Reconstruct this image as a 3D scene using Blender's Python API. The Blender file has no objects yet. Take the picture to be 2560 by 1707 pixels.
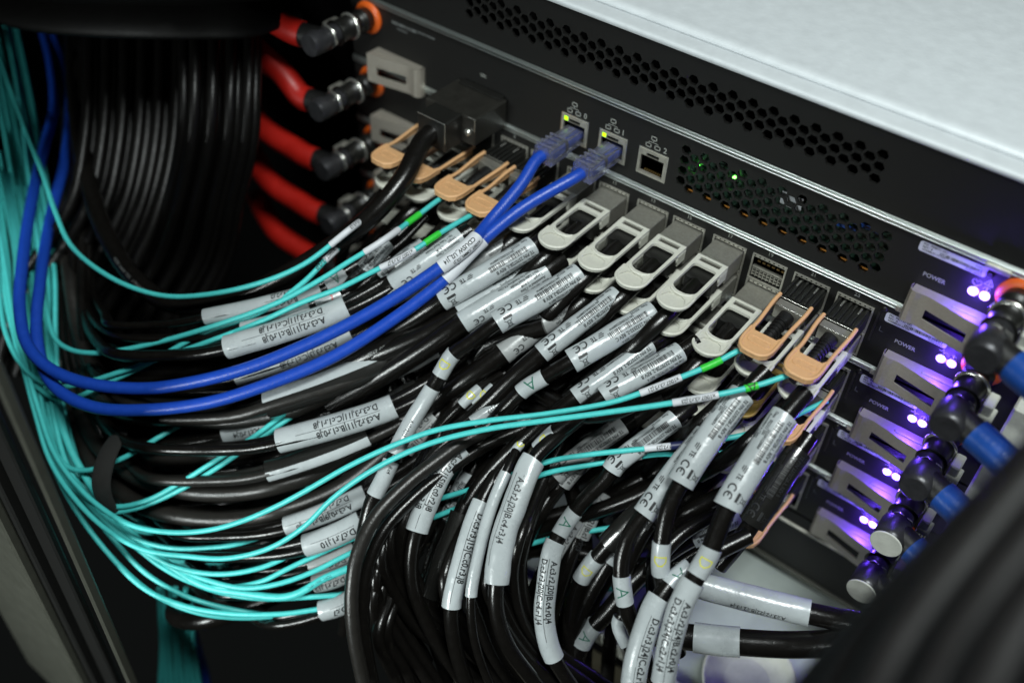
import bpy, bmesh, math, random
from mathutils import Vector, Matrix, noise
from mathutils.geometry import tessellate_polygon
random.seed(7)
S = 0.00142            # one drawing unit = 1.42 mm
OZ = 1.35              # height of the camera above the room floor, metres
sc = bpy.context.scene
C = bpy.data.collections.new('scene'); sc.collection.children.link(C)

# ------------------------------------------------------------------ camera
# drawing frame: x right along the rack, h out of the rack front, z up; the camera stands at (0, 300, 0)
def W(x, h, z): return Vector((x*S, -h*S, z*S + OZ))
AX = Vector((0.78882925, 0.44954785, -0.41911232)); AY = Vector((0.61285858, -0.5238509, 0.59159496)); AZ = Vector((0.04639788, -0.72352399, -0.68873818))
F, CX, CY = 2520.0, 1280.0, 853.5
cam = bpy.data.cameras.new('camera'); co = bpy.data.objects.new('camera', cam); C.objects.link(co); sc.camera = co
cam.sensor_width = 36; cam.lens = 36*F/2560; cam.clip_start = 0.005; cam.clip_end = 50
m = Matrix(((AX[0], -AX[1], -AX[2]), (AY[0], -AY[1], -AY[2]), (AZ[0], -AZ[1], -AZ[2]))).to_4x4()
m.translation = W(0, 300, 0); co.matrix_world = m
cam.dof.use_dof = True; cam.dof.focus_distance = 368*S; cam.dof.aperture_fstop = 3.4; cam.dof.aperture_blades = 0

# ------------------------------------------------------------------ light
w = bpy.data.worlds.new('World'); sc.world = w; w.use_nodes = True
w.node_tree.nodes['Background'].inputs[0].default_value = (0.55, 0.62, 0.6, 1)
w.node_tree.nodes['Background'].inputs[1].default_value = 0.008
def area(name, p, target, sx, sy, power, col):
    l = bpy.data.lights.new(name, 'AREA'); l.shape = 'RECTANGLE'; l.size = sx*S; l.size_y = sy*S; l.energy = power; l.color = col
    o = bpy.data.objects.new(name, l); C.objects.link(o); o.location = W(*p)
    o.rotation_euler = (W(*target)-W(*p)).to_track_quat('-Z', 'Y').to_euler(); return o
area('ceiling_light', (150, 270, 540), (-110, 20, -260), 300, 90, 17.0, (0.93, 1.0, 0.98))
al = area('fill_light', (-250, 800, -150), (-240, 150, -430), 200, 120, 1.5, (0.92, 1.0, 0.98)); al.data.spread = math.radians(58)  # added fill lamp, narrowed to brighten the lower left cables
sc.view_settings.view_transform = 'Standard'; sc.view_settings.look = 'None'; sc.view_settings.exposure = 0.0; sc.view_settings.gamma = 1

# ------------------------------------------------------------------ materials
MT = {}
def mat(name, col, rough=0.5, metal=0.0, bump=0.0, bscale=400, var=0.0, spec=0.5, emit=None, estr=0, trans=0, alpha=1, coat=0, aniso=False):
    m = bpy.data.materials.new(name); m.use_nodes = True; nt = m.node_tree; b = nt.nodes['Principled BSDF']
    b.inputs['Base Color'].default_value = (*col, 1); b.inputs['Roughness'].default_value = rough; b.inputs['Metallic'].default_value = metal
    b.inputs['Specular IOR Level'].default_value = spec
    if coat: b.inputs['Coat Weight'].default_value = coat; b.inputs['Coat Roughness'].default_value = 0.2
    if trans: b.inputs['Transmission Weight'].default_value = trans
    if alpha < 1: b.inputs['Alpha'].default_value = alpha
    if emit: b.inputs['Emission Color'].default_value = (*emit, 1); b.inputs['Emission Strength'].default_value = estr
    tc = nt.nodes.new('ShaderNodeTexCoord')
    if bump:
        n = nt.nodes.new('ShaderNodeTexNoise'); n.inputs['Scale'].default_value = bscale; n.inputs['Detail'].default_value = 4
        bp = nt.nodes.new('ShaderNodeBump'); bp.inputs['Strength'].default_value = bump; bp.inputs['Distance'].default_value = 0.0006
        nt.links.new(tc.outputs['Object'], n.inputs['Vector']); nt.links.new(n.outputs['Fac'], bp.inputs['Height']); nt.links.new(bp.outputs['Normal'], b.inputs['Normal'])
    if var:
        n2 = nt.nodes.new('ShaderNodeTexNoise'); n2.inputs['Scale'].default_value = bscale*0.22; n2.inputs['Detail'].default_value = 6; n2.inputs['Roughness'].default_value = 0.65
        nt.links.new(tc.outputs['Object'], n2.inputs['Vector'])
        r = nt.nodes.new('ShaderNodeMapRange'); r.inputs['From Min'].default_value = 0.3; r.inputs['From Max'].default_value = 0.7
        r.inputs['To Min'].default_value = 1-var; r.inputs['To Max'].default_value = 1+var
        mx = nt.nodes.new('ShaderNodeVectorMath'); mx.operation = 'SCALE'; mx.inputs[0].default_value = col
        nt.links.new(n2.outputs['Fac'], r.inputs['Value']); nt.links.new(r.outputs['Result'], mx.inputs['Scale']); nt.links.new(mx.outputs['Vector'], b.inputs['Base Color'])
        r2 = nt.nodes.new('ShaderNodeMapRange'); r2.inputs['To Min'].default_value = max(0.05, rough-0.1); r2.inputs['To Max'].default_value = min(1, rough+0.1)
        nt.links.new(n2.outputs['Fac'], r2.inputs['Value']); nt.links.new(r2.outputs['Result'], b.inputs['Roughness'])
    MT[name] = m; return m
mat('black_paint', (0.0065, 0.0065, 0.006), 0.5, 0, 0.3, 2600, 0.12, spec=0.3)
mat('dark_void', (0.0015, 0.0015, 0.0015), 0.9, spec=0.05)
mat('chrome', (0.62, 0.67, 0.65), 0.3, 0.95)
mat('galvanized', (0.62, 0.66, 0.685), 0.45, 0.1, 0.15, 500, 0.05)
mat('cage_metal', (0.42, 0.41, 0.36), 0.42, 0.7, 0.2, 1500, 0.15)
mat('plug_metal', (0.34, 0.33, 0.29), 0.42, 0.75, 0.35, 3000, 0.15)
mat('dark_plug', (0.009, 0.009, 0.008), 0.36, 0.0, 0.2, 1500, 0.1)
mat('bright_metal', (0.75, 0.75, 0.7), 0.25, 0.9)
mat('handle_metal', (0.38, 0.35, 0.30), 0.40, 0.5, 0.3, 3000, 0.08)
mat('grey_plastic', (0.53, 0.53, 0.465), 0.34, 0, 0.3, 3000, 0.06)
mat('tan_plastic', (0.60, 0.345, 0.165), 0.42, 0, 0.25, 3000, 0.06)
mat('gold_plastic', (0.30, 0.20, 0.05), 0.42, 0, 0.25, 3000, 0.06)
mat('black_pvc', (0.0045, 0.004, 0.0035), 0.24, 0, 0.18, 1300, 0.15, spec=0.42)
mat('black_rubber', (0.006, 0.006, 0.006), 0.42, 0, 0.3, 2000, 0.1, spec=0.4)
mat('worn_lit_pvc', (0.013, 0.012, 0.0105), 0.34, 0, 0.25, 1300, 0.15, spec=0.5)  # greyer copy of the black jacket: wear plus light put into the colour
mat('teal_jacket', (0.06, 0.49, 0.475), 0.42, 0, 0.2, 1500, 0.08)
mat('blue_jacket', (0.008, 0.050, 0.36), 0.36, 0, 0.25, 1300, 0.08)
mat('navy_boot', (0.01, 0.014, 0.06), 0.45)
mat('blue_hose', (0.008, 0.055, 0.27), 0.32, 0, 0.3, 500, 0.15)
mat('gunmetal', (0.055, 0.055, 0.06), 0.36, 0.6, 0.25, 700, 0.25)
mat('red_hose', (0.34, 0.009, 0.005), 0.42, 0, 0.1, 700, 0.1)
mat('orange_ring', (0.62, 0.10, 0.01), 0.4)
mat('white_vinyl', (0.345, 0.375, 0.385), 0.28, 0, 0.7, 200, 0.10, coat=0.3)
mat('shaded_vinyl', (0.24, 0.25, 0.25), 0.34, 0, 0.5, 260, 0.15, coat=0.2)  # white vinyl with the shade on deeper sleeves put into its colour
mat('film_black', (0.012, 0.012, 0.011), 0.2, 0, 0.4, 220, 0.1, coat=0.6)
mat('white_paper', (0.52, 0.54, 0.57), 0.45, 0, 0.1, 800, 0.04)
mat('green_tape', (0.03, 0.50, 0.04), 0.4, 0, 0.2, 800, 0.08)
mat('ink', (0.012, 0.013, 0.014), 0.5)
mat('green_ink', (0.0, 0.10, 0.06), 0.5)
mat('yellow_ink', (0.52, 0.50, 0.02), 0.5)
mat('red_ink', (0.55, 0.02, 0.02), 0.5)
mat('panel_print', (0.27, 0.28, 0.26), 0.6)
mat('faint_print', (0.16, 0.17, 0.17), 0.6)
mat('teal_print', (0.004, 0.07, 0.08), 0.6)
mat('rj_plastic', (0.72, 0.73, 0.88), 0.14, 0, 0.2, 700, 0, trans=0.92)
mat('hang_black', (0.0035, 0.0032, 0.003), 0.36, 0, 0.3, 900, 0.1, spec=0.24)
mat('dark_metal', (0.022, 0.021, 0.018), 0.42, 0.3, 0.25, 700, 0.2)
mat('matte_black', (0.0035, 0.0033, 0.003), 0.5, 0, 0.2, 1300, 0.1, spec=0.2)
mat('pcb', (0.006, 0.028, 0.016), 0.35, 0, 0.5, 900, 0.5)
mat('copper', (0.50, 0.20, 0.03), 0.45, 0.3)
mat('dark_gold', (0.16, 0.10, 0.03), 0.4, 0.5)
mat('window_dark', (0.07, 0.066, 0.055), 0.4, 0.2)
mat('dark_gold', (0.16, 0.10, 0.03), 0.4, 0.5)
mat('green_led', (0.1, 0.8, 0.1), 0.4, emit=(0.12, 1.0, 0.08), estr=9)
mat('lime_led', (0.4, 0.8, 0.0), 0.4, emit=(0.45, 1.0, 0.0), estr=1.5)
mat('violet_led', (0.5, 0.4, 1.0), 0.4, emit=(0.36, 0.22, 1.0), estr=14)
mat('cap_grey', (0.47, 0.48, 0.43), 0.6, 0, 0.3, 700, 0.1)
mat('fg_pvc', (0.010, 0.009, 0.009), 0.5, 0, 0.2, 500, 0.1)
mat('frame_paint', (0.045, 0.046, 0.037), 0.5, 0, 0.2, 500, 0.1, spec=0.3)
mat('brown_paint', (0.07, 0.062, 0.042), 0.5, 0, 0.2, 300, 0.2)
mat('tray_paint', (0.34, 0.38, 0.36), 0.42, 0, 0.2, 500, 0.06)
mat('strap', (0.012, 0.012, 0.011), 0.9, 0, 1.0, 1800, 0.3)

# ------------------------------------------------------------------ helpers
def tag(o, label=None, cat=None, group=None, kind=None):
    if label: o['label'] = label
    if cat: o['category'] = cat
    if group: o['group'] = group
    if kind: o['kind'] = kind
    return o
def empty(name, p=(0, 0, 0), label=None, cat=None, group=None):
    o = bpy.data.objects.new(name, None); C.objects.link(o); o.location = W(*p); o.empty_display_size = 0.01
    return tag(o, label, cat, group)
def obj(name, me, mt, parent=None, smooth=False):
    """mesh vertices are given in the drawing frame (x, h, z)"""
    o = bpy.data.objects.new(name, me); C.objects.link(o)
    if mt: me.materials.append(MT[mt])
    if smooth:
        for p in me.polygons: p.use_smooth = True
    if parent:
        o.parent = parent; q = parent
        loc = Vector((0, 0, 0))
        while q: loc += q.location; q = q.parent
        o.location = -loc
    return o
class MB:
    def __init__(s): s.v = []; s.f = []; s.sm = []
    def add(s, vs, fs, smooth=False):
        b = len(s.v); s.v += [tuple(v) for v in vs]; s.f += [tuple(i+b for i in f) for f in fs]; s.sm += [smooth]*len(fs)
    def box(s, x0, x1, h0, h1, z0, z1, bev=0):
        if bev:
            e = bev
            pts = []
            for (zz, i) in ((z0, 0), (z1, 1)):
                for a, b in ((x0+e, h0), (x1-e, h0), (x1, h0+e), (x1, h1-e), (x1-e, h1), (x0+e, h1), (x0, h1-e), (x0, h0+e)): pts.append((a, b, zz))
            # bevel top and bottom rings
            cx, ch = (x0+x1)/2, (h0+h1)/2
            def ring(z, ins): 
                return [(max(x0+ins, min(x1-ins, p[0])), max(h0+ins, min(h1-ins, p[1])), z) for p in pts[:8]]
            R = [ring(z0, e*0.9), ring(z0+e, 0), ring(z1-e, 0), ring(z1, e*0.9)]
            vs = [p for r in R for p in r]; fs = []
            for k in range(3):
                for i in range(8): fs.append((k*8+i, k*8+(i+1) % 8, k*8+8+(i+1) % 8, k*8+8+i))
            fs.append(tuple(range(7, -1, -1))); fs.append(tuple(range(24, 32)))
            s.add(vs, fs); return s
        vs = [(x, h, z) for x in (x0, x1) for h in (h0, h1) for z in (z0, z1)]
        s.add(vs, [(0, 1, 3, 2), (4, 6, 7, 5), (0, 4, 5, 1), (2, 3, 7, 6), (0, 2, 6, 4), (1, 5, 7, 3)]); return s
    def cyl(s, p, q, r0, r1=None, n=20, cap=True):
        p, q = Vector(p), Vector(q); r1 = r0 if r1 is None else r1
        t = (q-p).normalized(); a = t.orthogonal().normalized(); b = t.cross(a)
        vs = [c + (a*math.cos(2*math.pi*i/n)+b*math.sin(2*math.pi*i/n))*r for c, r in ((p, r0), (q, r1)) for i in range(n)]
        s.add(vs, [(i, (i+1) % n, n+(i+1) % n, n+i) for i in range(n)], True)
        if cap: s.add(vs, [tuple(range(n-1, -1, -1)), tuple(range(n, 2*n))])
        return s
    def lathe(s, p, d, prof, n=24):
        """prof = [(distance along d, radius)]"""
        p = Vector(p); t = Vector(d).normalized(); a = t.orthogonal().normalized(); b = t.cross(a)
        vs = [p+t*k+(a*math.cos(2*math.pi*i/n)+b*math.sin(2*math.pi*i/n))*r for k, r in prof for i in range(n)]
        fs = [(j*n+i, j*n+(i+1) % n, j*n+n+(i+1) % n, j*n+n+i) for j in range(len(prof)-1) for i in range(n)]
        s.add(vs, fs, True); L = (len(prof)-1)*n
        s.add(vs, [tuple(range(n-1, -1, -1)), tuple(range(L, L+n))]); return s
    def mesh(s, name):
        me = bpy.data.meshes.new(name)
        me.from_pydata([(x*S, -h*S, z*S+OZ) for x, h, z in s.v], [], s.f)
        me.polygons.foreach_set('use_smooth', s.sm); me.update()
        bm = bmesh.new(); bm.from_mesh(me); bmesh.ops.recalc_face_normals(bm, faces=bm.faces); bm.to_mesh(me); bm.free()
        return me
    def build(s, name, mt, parent=None): return obj(name, s.mesh(name), mt, parent)

def plate(rects, x0, x1, z0, z1, h, t=1.0, inner=True):
    """flat plate on the rack front with real rectangular openings"""
    xs = sorted({x0, x1, *[r[0] for r in rects], *[r[1] for r in rects]}); zs = sorted({z0, z1, *[r[2] for r in rects], *[r[3] for r in rects]})
    mb = MB()
    for i in range(len(xs)-1):
        for j in range(len(zs)-1):
            cx, cz = (xs[i]+xs[i+1])/2, (zs[j]+zs[j+1])/2
            if any(r[0] < cx < r[1] and r[2] < cz < r[3] for r in rects): continue
            mb.add([(xs[i], h, zs[j]), (xs[i+1], h, zs[j]), (xs[i+1], h, zs[j+1]), (xs[i], h, zs[j+1])], [(0, 1, 2, 3)])
    for r in rects:
        for (a, b, c, d) in ((r[0], r[2], r[1], r[2]), (r[1], r[2], r[1], r[3]), (r[1], r[3], r[0], r[3]), (r[0], r[3], r[0], r[2])):
            mb.add([(a, h, b), (c, h, d), (c, h-t, d), (a, h-t, b)], [(0, 1, 2, 3)])
    for (a, b, c, d) in ((x0, z0, x1, z0), (x1, z0, x1, z1), (x1, z1, x0, z1), (x0, z1, x0, z0)):
        mb.add([(a, h, b), (c, h, d), (c, h-t, d), (a, h-t, b)], [(0, 1, 2, 3)])
    return mb
def holed(outer, holes, h, t):
    """sheet with polygon holes (x, z) by tessellation, with the hole walls"""
    loops = [[Vector((x, z, 0)) for x, z in lp] for lp in [outer]+holes]
    flat = [(v.x, h, v.y) for lp in loops for v in lp]
    tri = tessellate_polygon(loops)
    mb = MB(); mb.add(flat, [tuple(t_) for t_ in tri])
    for lp in loops:
        n = len(lp)
        vs = [(v.x, h, v.y) for v in lp]+[(v.x, h-t, v.y) for v in lp]
        mb.add(vs, [(i, (i+1) % n, n+(i+1) % n, n+i) for i in range(n)])
    return mb
def hexa(cx, cz, r): return [(cx+r*math.cos(math.radians(60*i)), cz+r*math.sin(math.radians(60*i))) for i in range(6)]

# ---- text: glyph outlines of the built-in font as flat 2-D meshes
_T = {}
def glyphs(text, res=2, off=0.0):
    k = (text, res, round(off, 3))
    if k in _T: return _T[k]
    cu = bpy.data.curves.new('t', 'FONT'); cu.body = text; cu.size = 1; cu.resolution_u = res; cu.offset = off; cu.align_x = 'LEFT'; cu.align_y = 'CENTER'
    o = bpy.data.objects.new('t', cu); C.objects.link(o); bpy.context.view_layer.update()
    ev = o.evaluated_get(bpy.context.evaluated_depsgraph_get()); me = ev.to_mesh()
    vs = [(v.co.x, v.co.y) for v in me.vertices]; fs = [tuple(p.vertices) for p in me.polygons]
    ev.to_mesh_clear(); bpy.data.objects.remove(o); bpy.data.curves.remove(cu)
    x0 = min([v[0] for v in vs] or [0]); x1 = max([v[0] for v in vs] or [0])
    _T[k] = (vs, fs, x0, x1); return _T[k]
def text2(text, size, x=0, y=0, cond=0.82, align='L', bold=0.0, rot=0):
    """returns (verts2d, faces): width scaled by cond"""
    vs, fs, x0, x1 = glyphs(text, 2, min(0.028, bold/size*0.42))
    wd = (x1-x0)*size*cond
    off = {'L': 0, 'C': -wd/2, 'R': -wd}[align]
    out = [((v[0]-x0)*size*cond+off, v[1]*size) for v in vs]
    c, s_ = math.cos(rot), math.sin(rot)
    return [(x+a*c-b*s_, y+a*s_+b*c) for a, b in out], fs
def rect2(x0, x1, y0, y1, ny=1, nx=1):
    vs = [(x0+(x1-x0)*i/nx, y0+(y1-y0)*j/ny) for j in range(ny+1) for i in range(nx+1)]
    return vs, [(j*(nx+1)+i, j*(nx+1)+i+1, (j+1)*(nx+1)+i+1, (j+1)*(nx+1)+i) for j in range(ny) for i in range(nx)]
def bars2(x0, x1, y0, y1, seed=1, unit=0.16, ny=3):
    r = random.Random(seed); vs = []; fs = []; x = x0
    while x < x1:
        w_ = unit*r.choice((1, 1, 2, 3)); a, b = rect2(x, min(x+w_, x1), y0, y1, ny); n = len(vs); vs += a; fs += [tuple(i+n for i in f) for f in b]
        x += w_+unit*r.choice((1, 1, 2))
    return vs, fs
def join2(parts):
    vs = []; fs = []
    for a, b in parts: n = len(vs); vs += a; fs += [tuple(i+n for i in f) for f in b]
    return vs, fs
def print_flat(parts, x, z, h, mt, parent, name='lettering'):
    vs, fs = join2(parts)
    mb = MB(); mb.add([(x+a, h, z+b) for a, b in vs], fs); 
    me = bpy.data.meshes.new(name); me.from_pydata([(p[0]*S, -p[1]*S, p[2]*S+OZ) for p in mb.v], [], mb.f)
    return obj(name, me, mt, parent)
def ringpts(r, n=24, a0=0, a1=360): return [(r*math.cos(math.radians(a0+(a1-a0)*i/n)), r*math.sin(math.radians(a0+(a1-a0)*i/n))) for i in range(n+1)]
def stroke2(pts, w_, closed=False):
    """polyline of width w_ as quads"""
    parts = []; P = list(pts)+([pts[0]] if closed else [])
    for a, b in zip(P, P[1:]):
        d = Vector((b[0]-a[0], b[1]-a[1])); 
        if d.length < 1e-6: continue
        d.normalize(); n = Vector((-d.y, d.x))*w_/2; e = d*w_/2.2
        parts.append(([(a[0]-e.x+n.x, a[1]-e.y+n.y), (a[0]-e.x-n.x, a[1]-e.y-n.y), (b[0]+e.x-n.x, b[1]+e.y-n.y), (b[0]+e.x+n.x, b[1]+e.y+n.y)], [(0, 1, 2, 3)]))
    return join2(parts)

def slice2(vs, fs, dv=0.55, du=5.0):
    """cut a flat print into strips so that it bends with the sleeve"""
    bm = bmesh.new(); bv = [bm.verts.new((a, b, 0)) for a, b in vs]
    for f in fs:
        try: bm.faces.new([bv[i] for i in f])
        except ValueError: pass
    if vs:
        for ax, st in ((1, dv), (0, du)):
            lo = min(v[ax] for v in vs); hi = max(v[ax] for v in vs); x = math.floor(lo/st)*st+st+0.0137
            while x < hi:
                co_ = [0, 0, 0]; no = [0, 0, 0]; co_[ax] = x; no[ax] = 1
                bmesh.ops.bisect_plane(bm, geom=bm.verts[:]+bm.edges[:]+bm.faces[:], plane_co=co_, plane_no=no, dist=1e-4); x += st
    bm.verts.index_update(); out = [(v.co.x, v.co.y) for v in bm.verts]; of = [tuple(v.index for v in f.verts) for f in bm.faces]; bm.free()
    return out, of

# ---- places: picture coordinates of the survey plus a distance give a point of the drawing frame
CR = {'D': (0, 0, 1.08844), 'P': (0, 0, 1.0), '1': (0, 0, .36565), '2': (850, 0, .36565), '3': (1700, 0, .36565), '4': (0, 570, .36565), '5': (850, 570, .36565), '6': (1700, 570, .36565),
      '7': (0, 1137, .36565), '8': (850, 1137, .36565), '9': (1700, 1137, .36565)}
def at(px, py, dep):
    a = (px-CX)/F*dep; b = (py-CY)/F*dep
    q = (a, b, dep)
    return Vector((AX.dot(q), 300-AY.dot(q), AZ.dot(q)))
def pts(frame, L):
    ox, oy, k = CR[frame]; out = []
    for p in L:
        if p[0] == 'w': out.append(Vector(p[1:]))
        elif isinstance(p[0], str): o2 = CR[p[0]]; out.append(at(o2[0]+p[1]*o2[2], o2[1]+p[2]*o2[2], p[3]))
        else: out.append(at(ox+p[0]*k, oy+p[1]*k, p[2]))
    return out
def proj(v):
    d = Vector((v.x, 300-v.y, v.z)); q = Vector((AX[0]*d.x+AY[0]*d.y+AZ[0]*d.z, AX[1]*d.x+AY[1]*d.y+AZ[1]*d.z, AX[2]*d.x+AY[2]*d.y+AZ[2]*d.z))
    return CX+F*q.x/q.z, CY+F*q.y/q.z
def spline(P, step=2.2):
    P = [P[0]*2-P[1]]+P+[P[-1]*2-P[-2]]; out = []
    for i in range(1, len(P)-2):
        p0, p1, p2, p3 = P[i-1:i+3]
        d01 = max((p1-p0).length**.5, .1); d12 = max((p2-p1).length**.5, .1); d23 = max((p3-p2).length**.5, .1)
        m1 = (p2-p1)+d12*((p1-p0)/d01-(p2-p0)/(d01+d12)); m2 = (p2-p1)+d12*((p3-p2)/d23-(p3-p1)/(d12+d23))
        n = max(2, int((p2-p1).length/step))
        for k in range(n):
            t = k/n; out.append((2*t**3-3*t*t+1)*p1+(t**3-2*t*t+t)*m1+(-2*t**3+3*t*t)*p2+(t**3-t*t)*m2)
    out.append(P[-2]); return out
UPREF = Vector((0.25, 0.62, 0.70)).normalized()     # out of the rack and up
class Path:
    def __init__(s, P, step=2.2):
        s.c = spline(P, step); n = len(s.c); s.L = [0]
        for a, b in zip(s.c, s.c[1:]): s.L.append(s.L[-1]+(b-a).length)
        s.t = [(s.c[min(i+1, n-1)]-s.c[max(i-1, 0)]).normalized() for i in range(n)]
        s.px = [proj(v) for v in s.c]
    def near(s, x, y):
        i = min(range(len(s.px)), key=lambda i: (s.px[i][0]-x)**2+(s.px[i][1]-y)**2); return s.L[i]
    def frame(s, l):
        l = max(0, min(s.L[-1], l)); import bisect
        i = max(0, min(len(s.L)-2, bisect.bisect_right(s.L, l)-1)); k = (l-s.L[i])/max(1e-6, s.L[i+1]-s.L[i])
        c = s.c[i].lerp(s.c[i+1], k); t = s.t[i].lerp(s.t[i+1], k).normalized()
        side = t.cross(UPREF)
        side = side.normalized() if side.length > 1e-3 else t.orthogonal().normalized()
        # frame is right handed in (x, h, z) mirrored: keep the letter-up direction outward x travel
        up = side.cross(t).normalized()
        if up.dot(UPREF) < 0: up = -up; side = -side
        return c, t, side, up
def sweep(path, l0, l1, rf, step=2.4, n=12, wob=0, seed=0, off=0.0):
    """closed tube between two arc lengths; rf(k) -> (half width, half height) for k in 0..1"""
    m_ = max(2, int((l1-l0)/step)); mb = MB(); vs = []; rings = []
    for j in range(m_+1):
        k = j/m_; rings.append((l0+(l1-l0)*k, rf(k)))
    for j, (l, (a, b)) in enumerate(rings):
        c, t, sd, up = path.frame(l)
        if off: c = c+sd*off*math.cos(l*0.012)+up*off*math.sin(l*0.012)
        for i in range(n):
            th = 2*math.pi*i/n; q = 1.0
            if wob: q += wob*noise.noise(Vector((l*0.13+seed, math.cos(th)*1.2, math.sin(th)*1.2+seed)))
            vs.append(c+(sd*math.sin(th)*a+up*math.cos(th)*b)*q)
    fs = [(j*n+i, j*n+(i+1) % n, j*n+n+(i+1) % n, j*n+n+i) for j in range(m_) for i in range(n)]
    mb.add(vs, fs, True); mb.add(vs, [tuple(range(n-1, -1, -1)), tuple(range(m_*n, m_*n+n))])
    return mb
def wrap_print(path, l0, a, b, parts, mt, parent, flip=False, l1=None, name='lettering', lift=0.12, wob=0, seed=0):
    """2-D print (u along the cable, v around it) laid onto the sleeve surface"""
    vs, fs = slice2(*join2(parts)); out = []
    for u, v in vs:
        l = (l1-u) if flip else (l0+u)
        c, t, sd, up = path.frame(l)
        th = v/((a+b)/2)*(1 if not flip else -1)
        q = 1.0
        if wob: q += wob*noise.noise(Vector((l*0.13+seed, math.cos(th)*1.2, math.sin(th)*1.2+seed)))
        # letter-up = outward x reading direction
        lu = LU*sd
        out.append(c+(lu*math.sin(th)*(a*q+lift)+up*math.cos(th)*(b*q+lift)))
    me = bpy.data.meshes.new(name); me.from_pydata([(p[0]*S, -p[1]*S, p[2]*S+OZ) for p in out], [], fs)
    return obj(name, me, mt, parent)
LU = 1

# ================================================================== the rack
def structure(name, mb, mt): return tag(mb.build(name, mt), kind='structure')
PITCH = 31.4
ZT = [-197.2-PITCH*k for k in range(7)]
XL, XR = -312, 20
# dark inside of the cabinet behind and beside the modules
structure('rack_interior', MB().box(-900, 160, -90, -60, -700, -168), 'dark_void')

# --- white sheet metal cover over the modules
t = empty('metal_cover', (-60, 0, -160), 'bright galvanised sheet metal cover with a folded lip above the black modules', 'metal cover')
def sheet(prof, x0, x1):
    mb = MB(); n = len(prof); vs = [(x0, h, z) for h, z in prof]+[(x1, h, z) for h, z in prof]
    mb.add(vs, [(i, i+1, n+i+1, n+i) for i in range(n-1)], True); return mb
sheet([(0.6, -167.6), (0.9, -166.3), (0.5, -165.8), (-1, -165.7), (-7.6, -165.7), (-8.2, -165.9), (-8.4, -168)], -700, 160).build('lip', 'galvanized', t)
sheet([(-8.9, -168), (-8.9, -165.8), (-9.3, -164.9), (-10.3, -164.3), (-11.8, -164.0), (-14, -164.15), (-18, -164.2), (-40, -164.2), (-420, -164.2)], -700, 160).build('sheet', 'galvanized', t)

# --- blank panel with honeycomb vents
t = empty('vent_panel', (-100, 0, -182), 'black blank panel pierced by a long honeycomb vent, right below the white cover', 'vent panel')
hol = []
for n_ in range(23):
    cx = -69.6-7.93*n_
    hol += [hexa(cx, z, 2.13) for z in (-176.6, -181.2, -185.85)]
    if n_ < 22: hol += [hexa(cx-3.965, z, 2.13) for z in (-178.9, -183.5)]
holed([(-330, -195.8), (110, -195.8), (110, -166.1), (-330, -166.1)], hol, 0.0, 1.6).build('perforated_sheet', 'black_paint', t)
MB().box(-330, 110, -14, -10, -196, -166).build('backing', 'dark_void', t)
MB().box(-330, 110, 0.02, 0.5, -166.9, -166.2).build('edge_fold', 'chrome', t)

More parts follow.
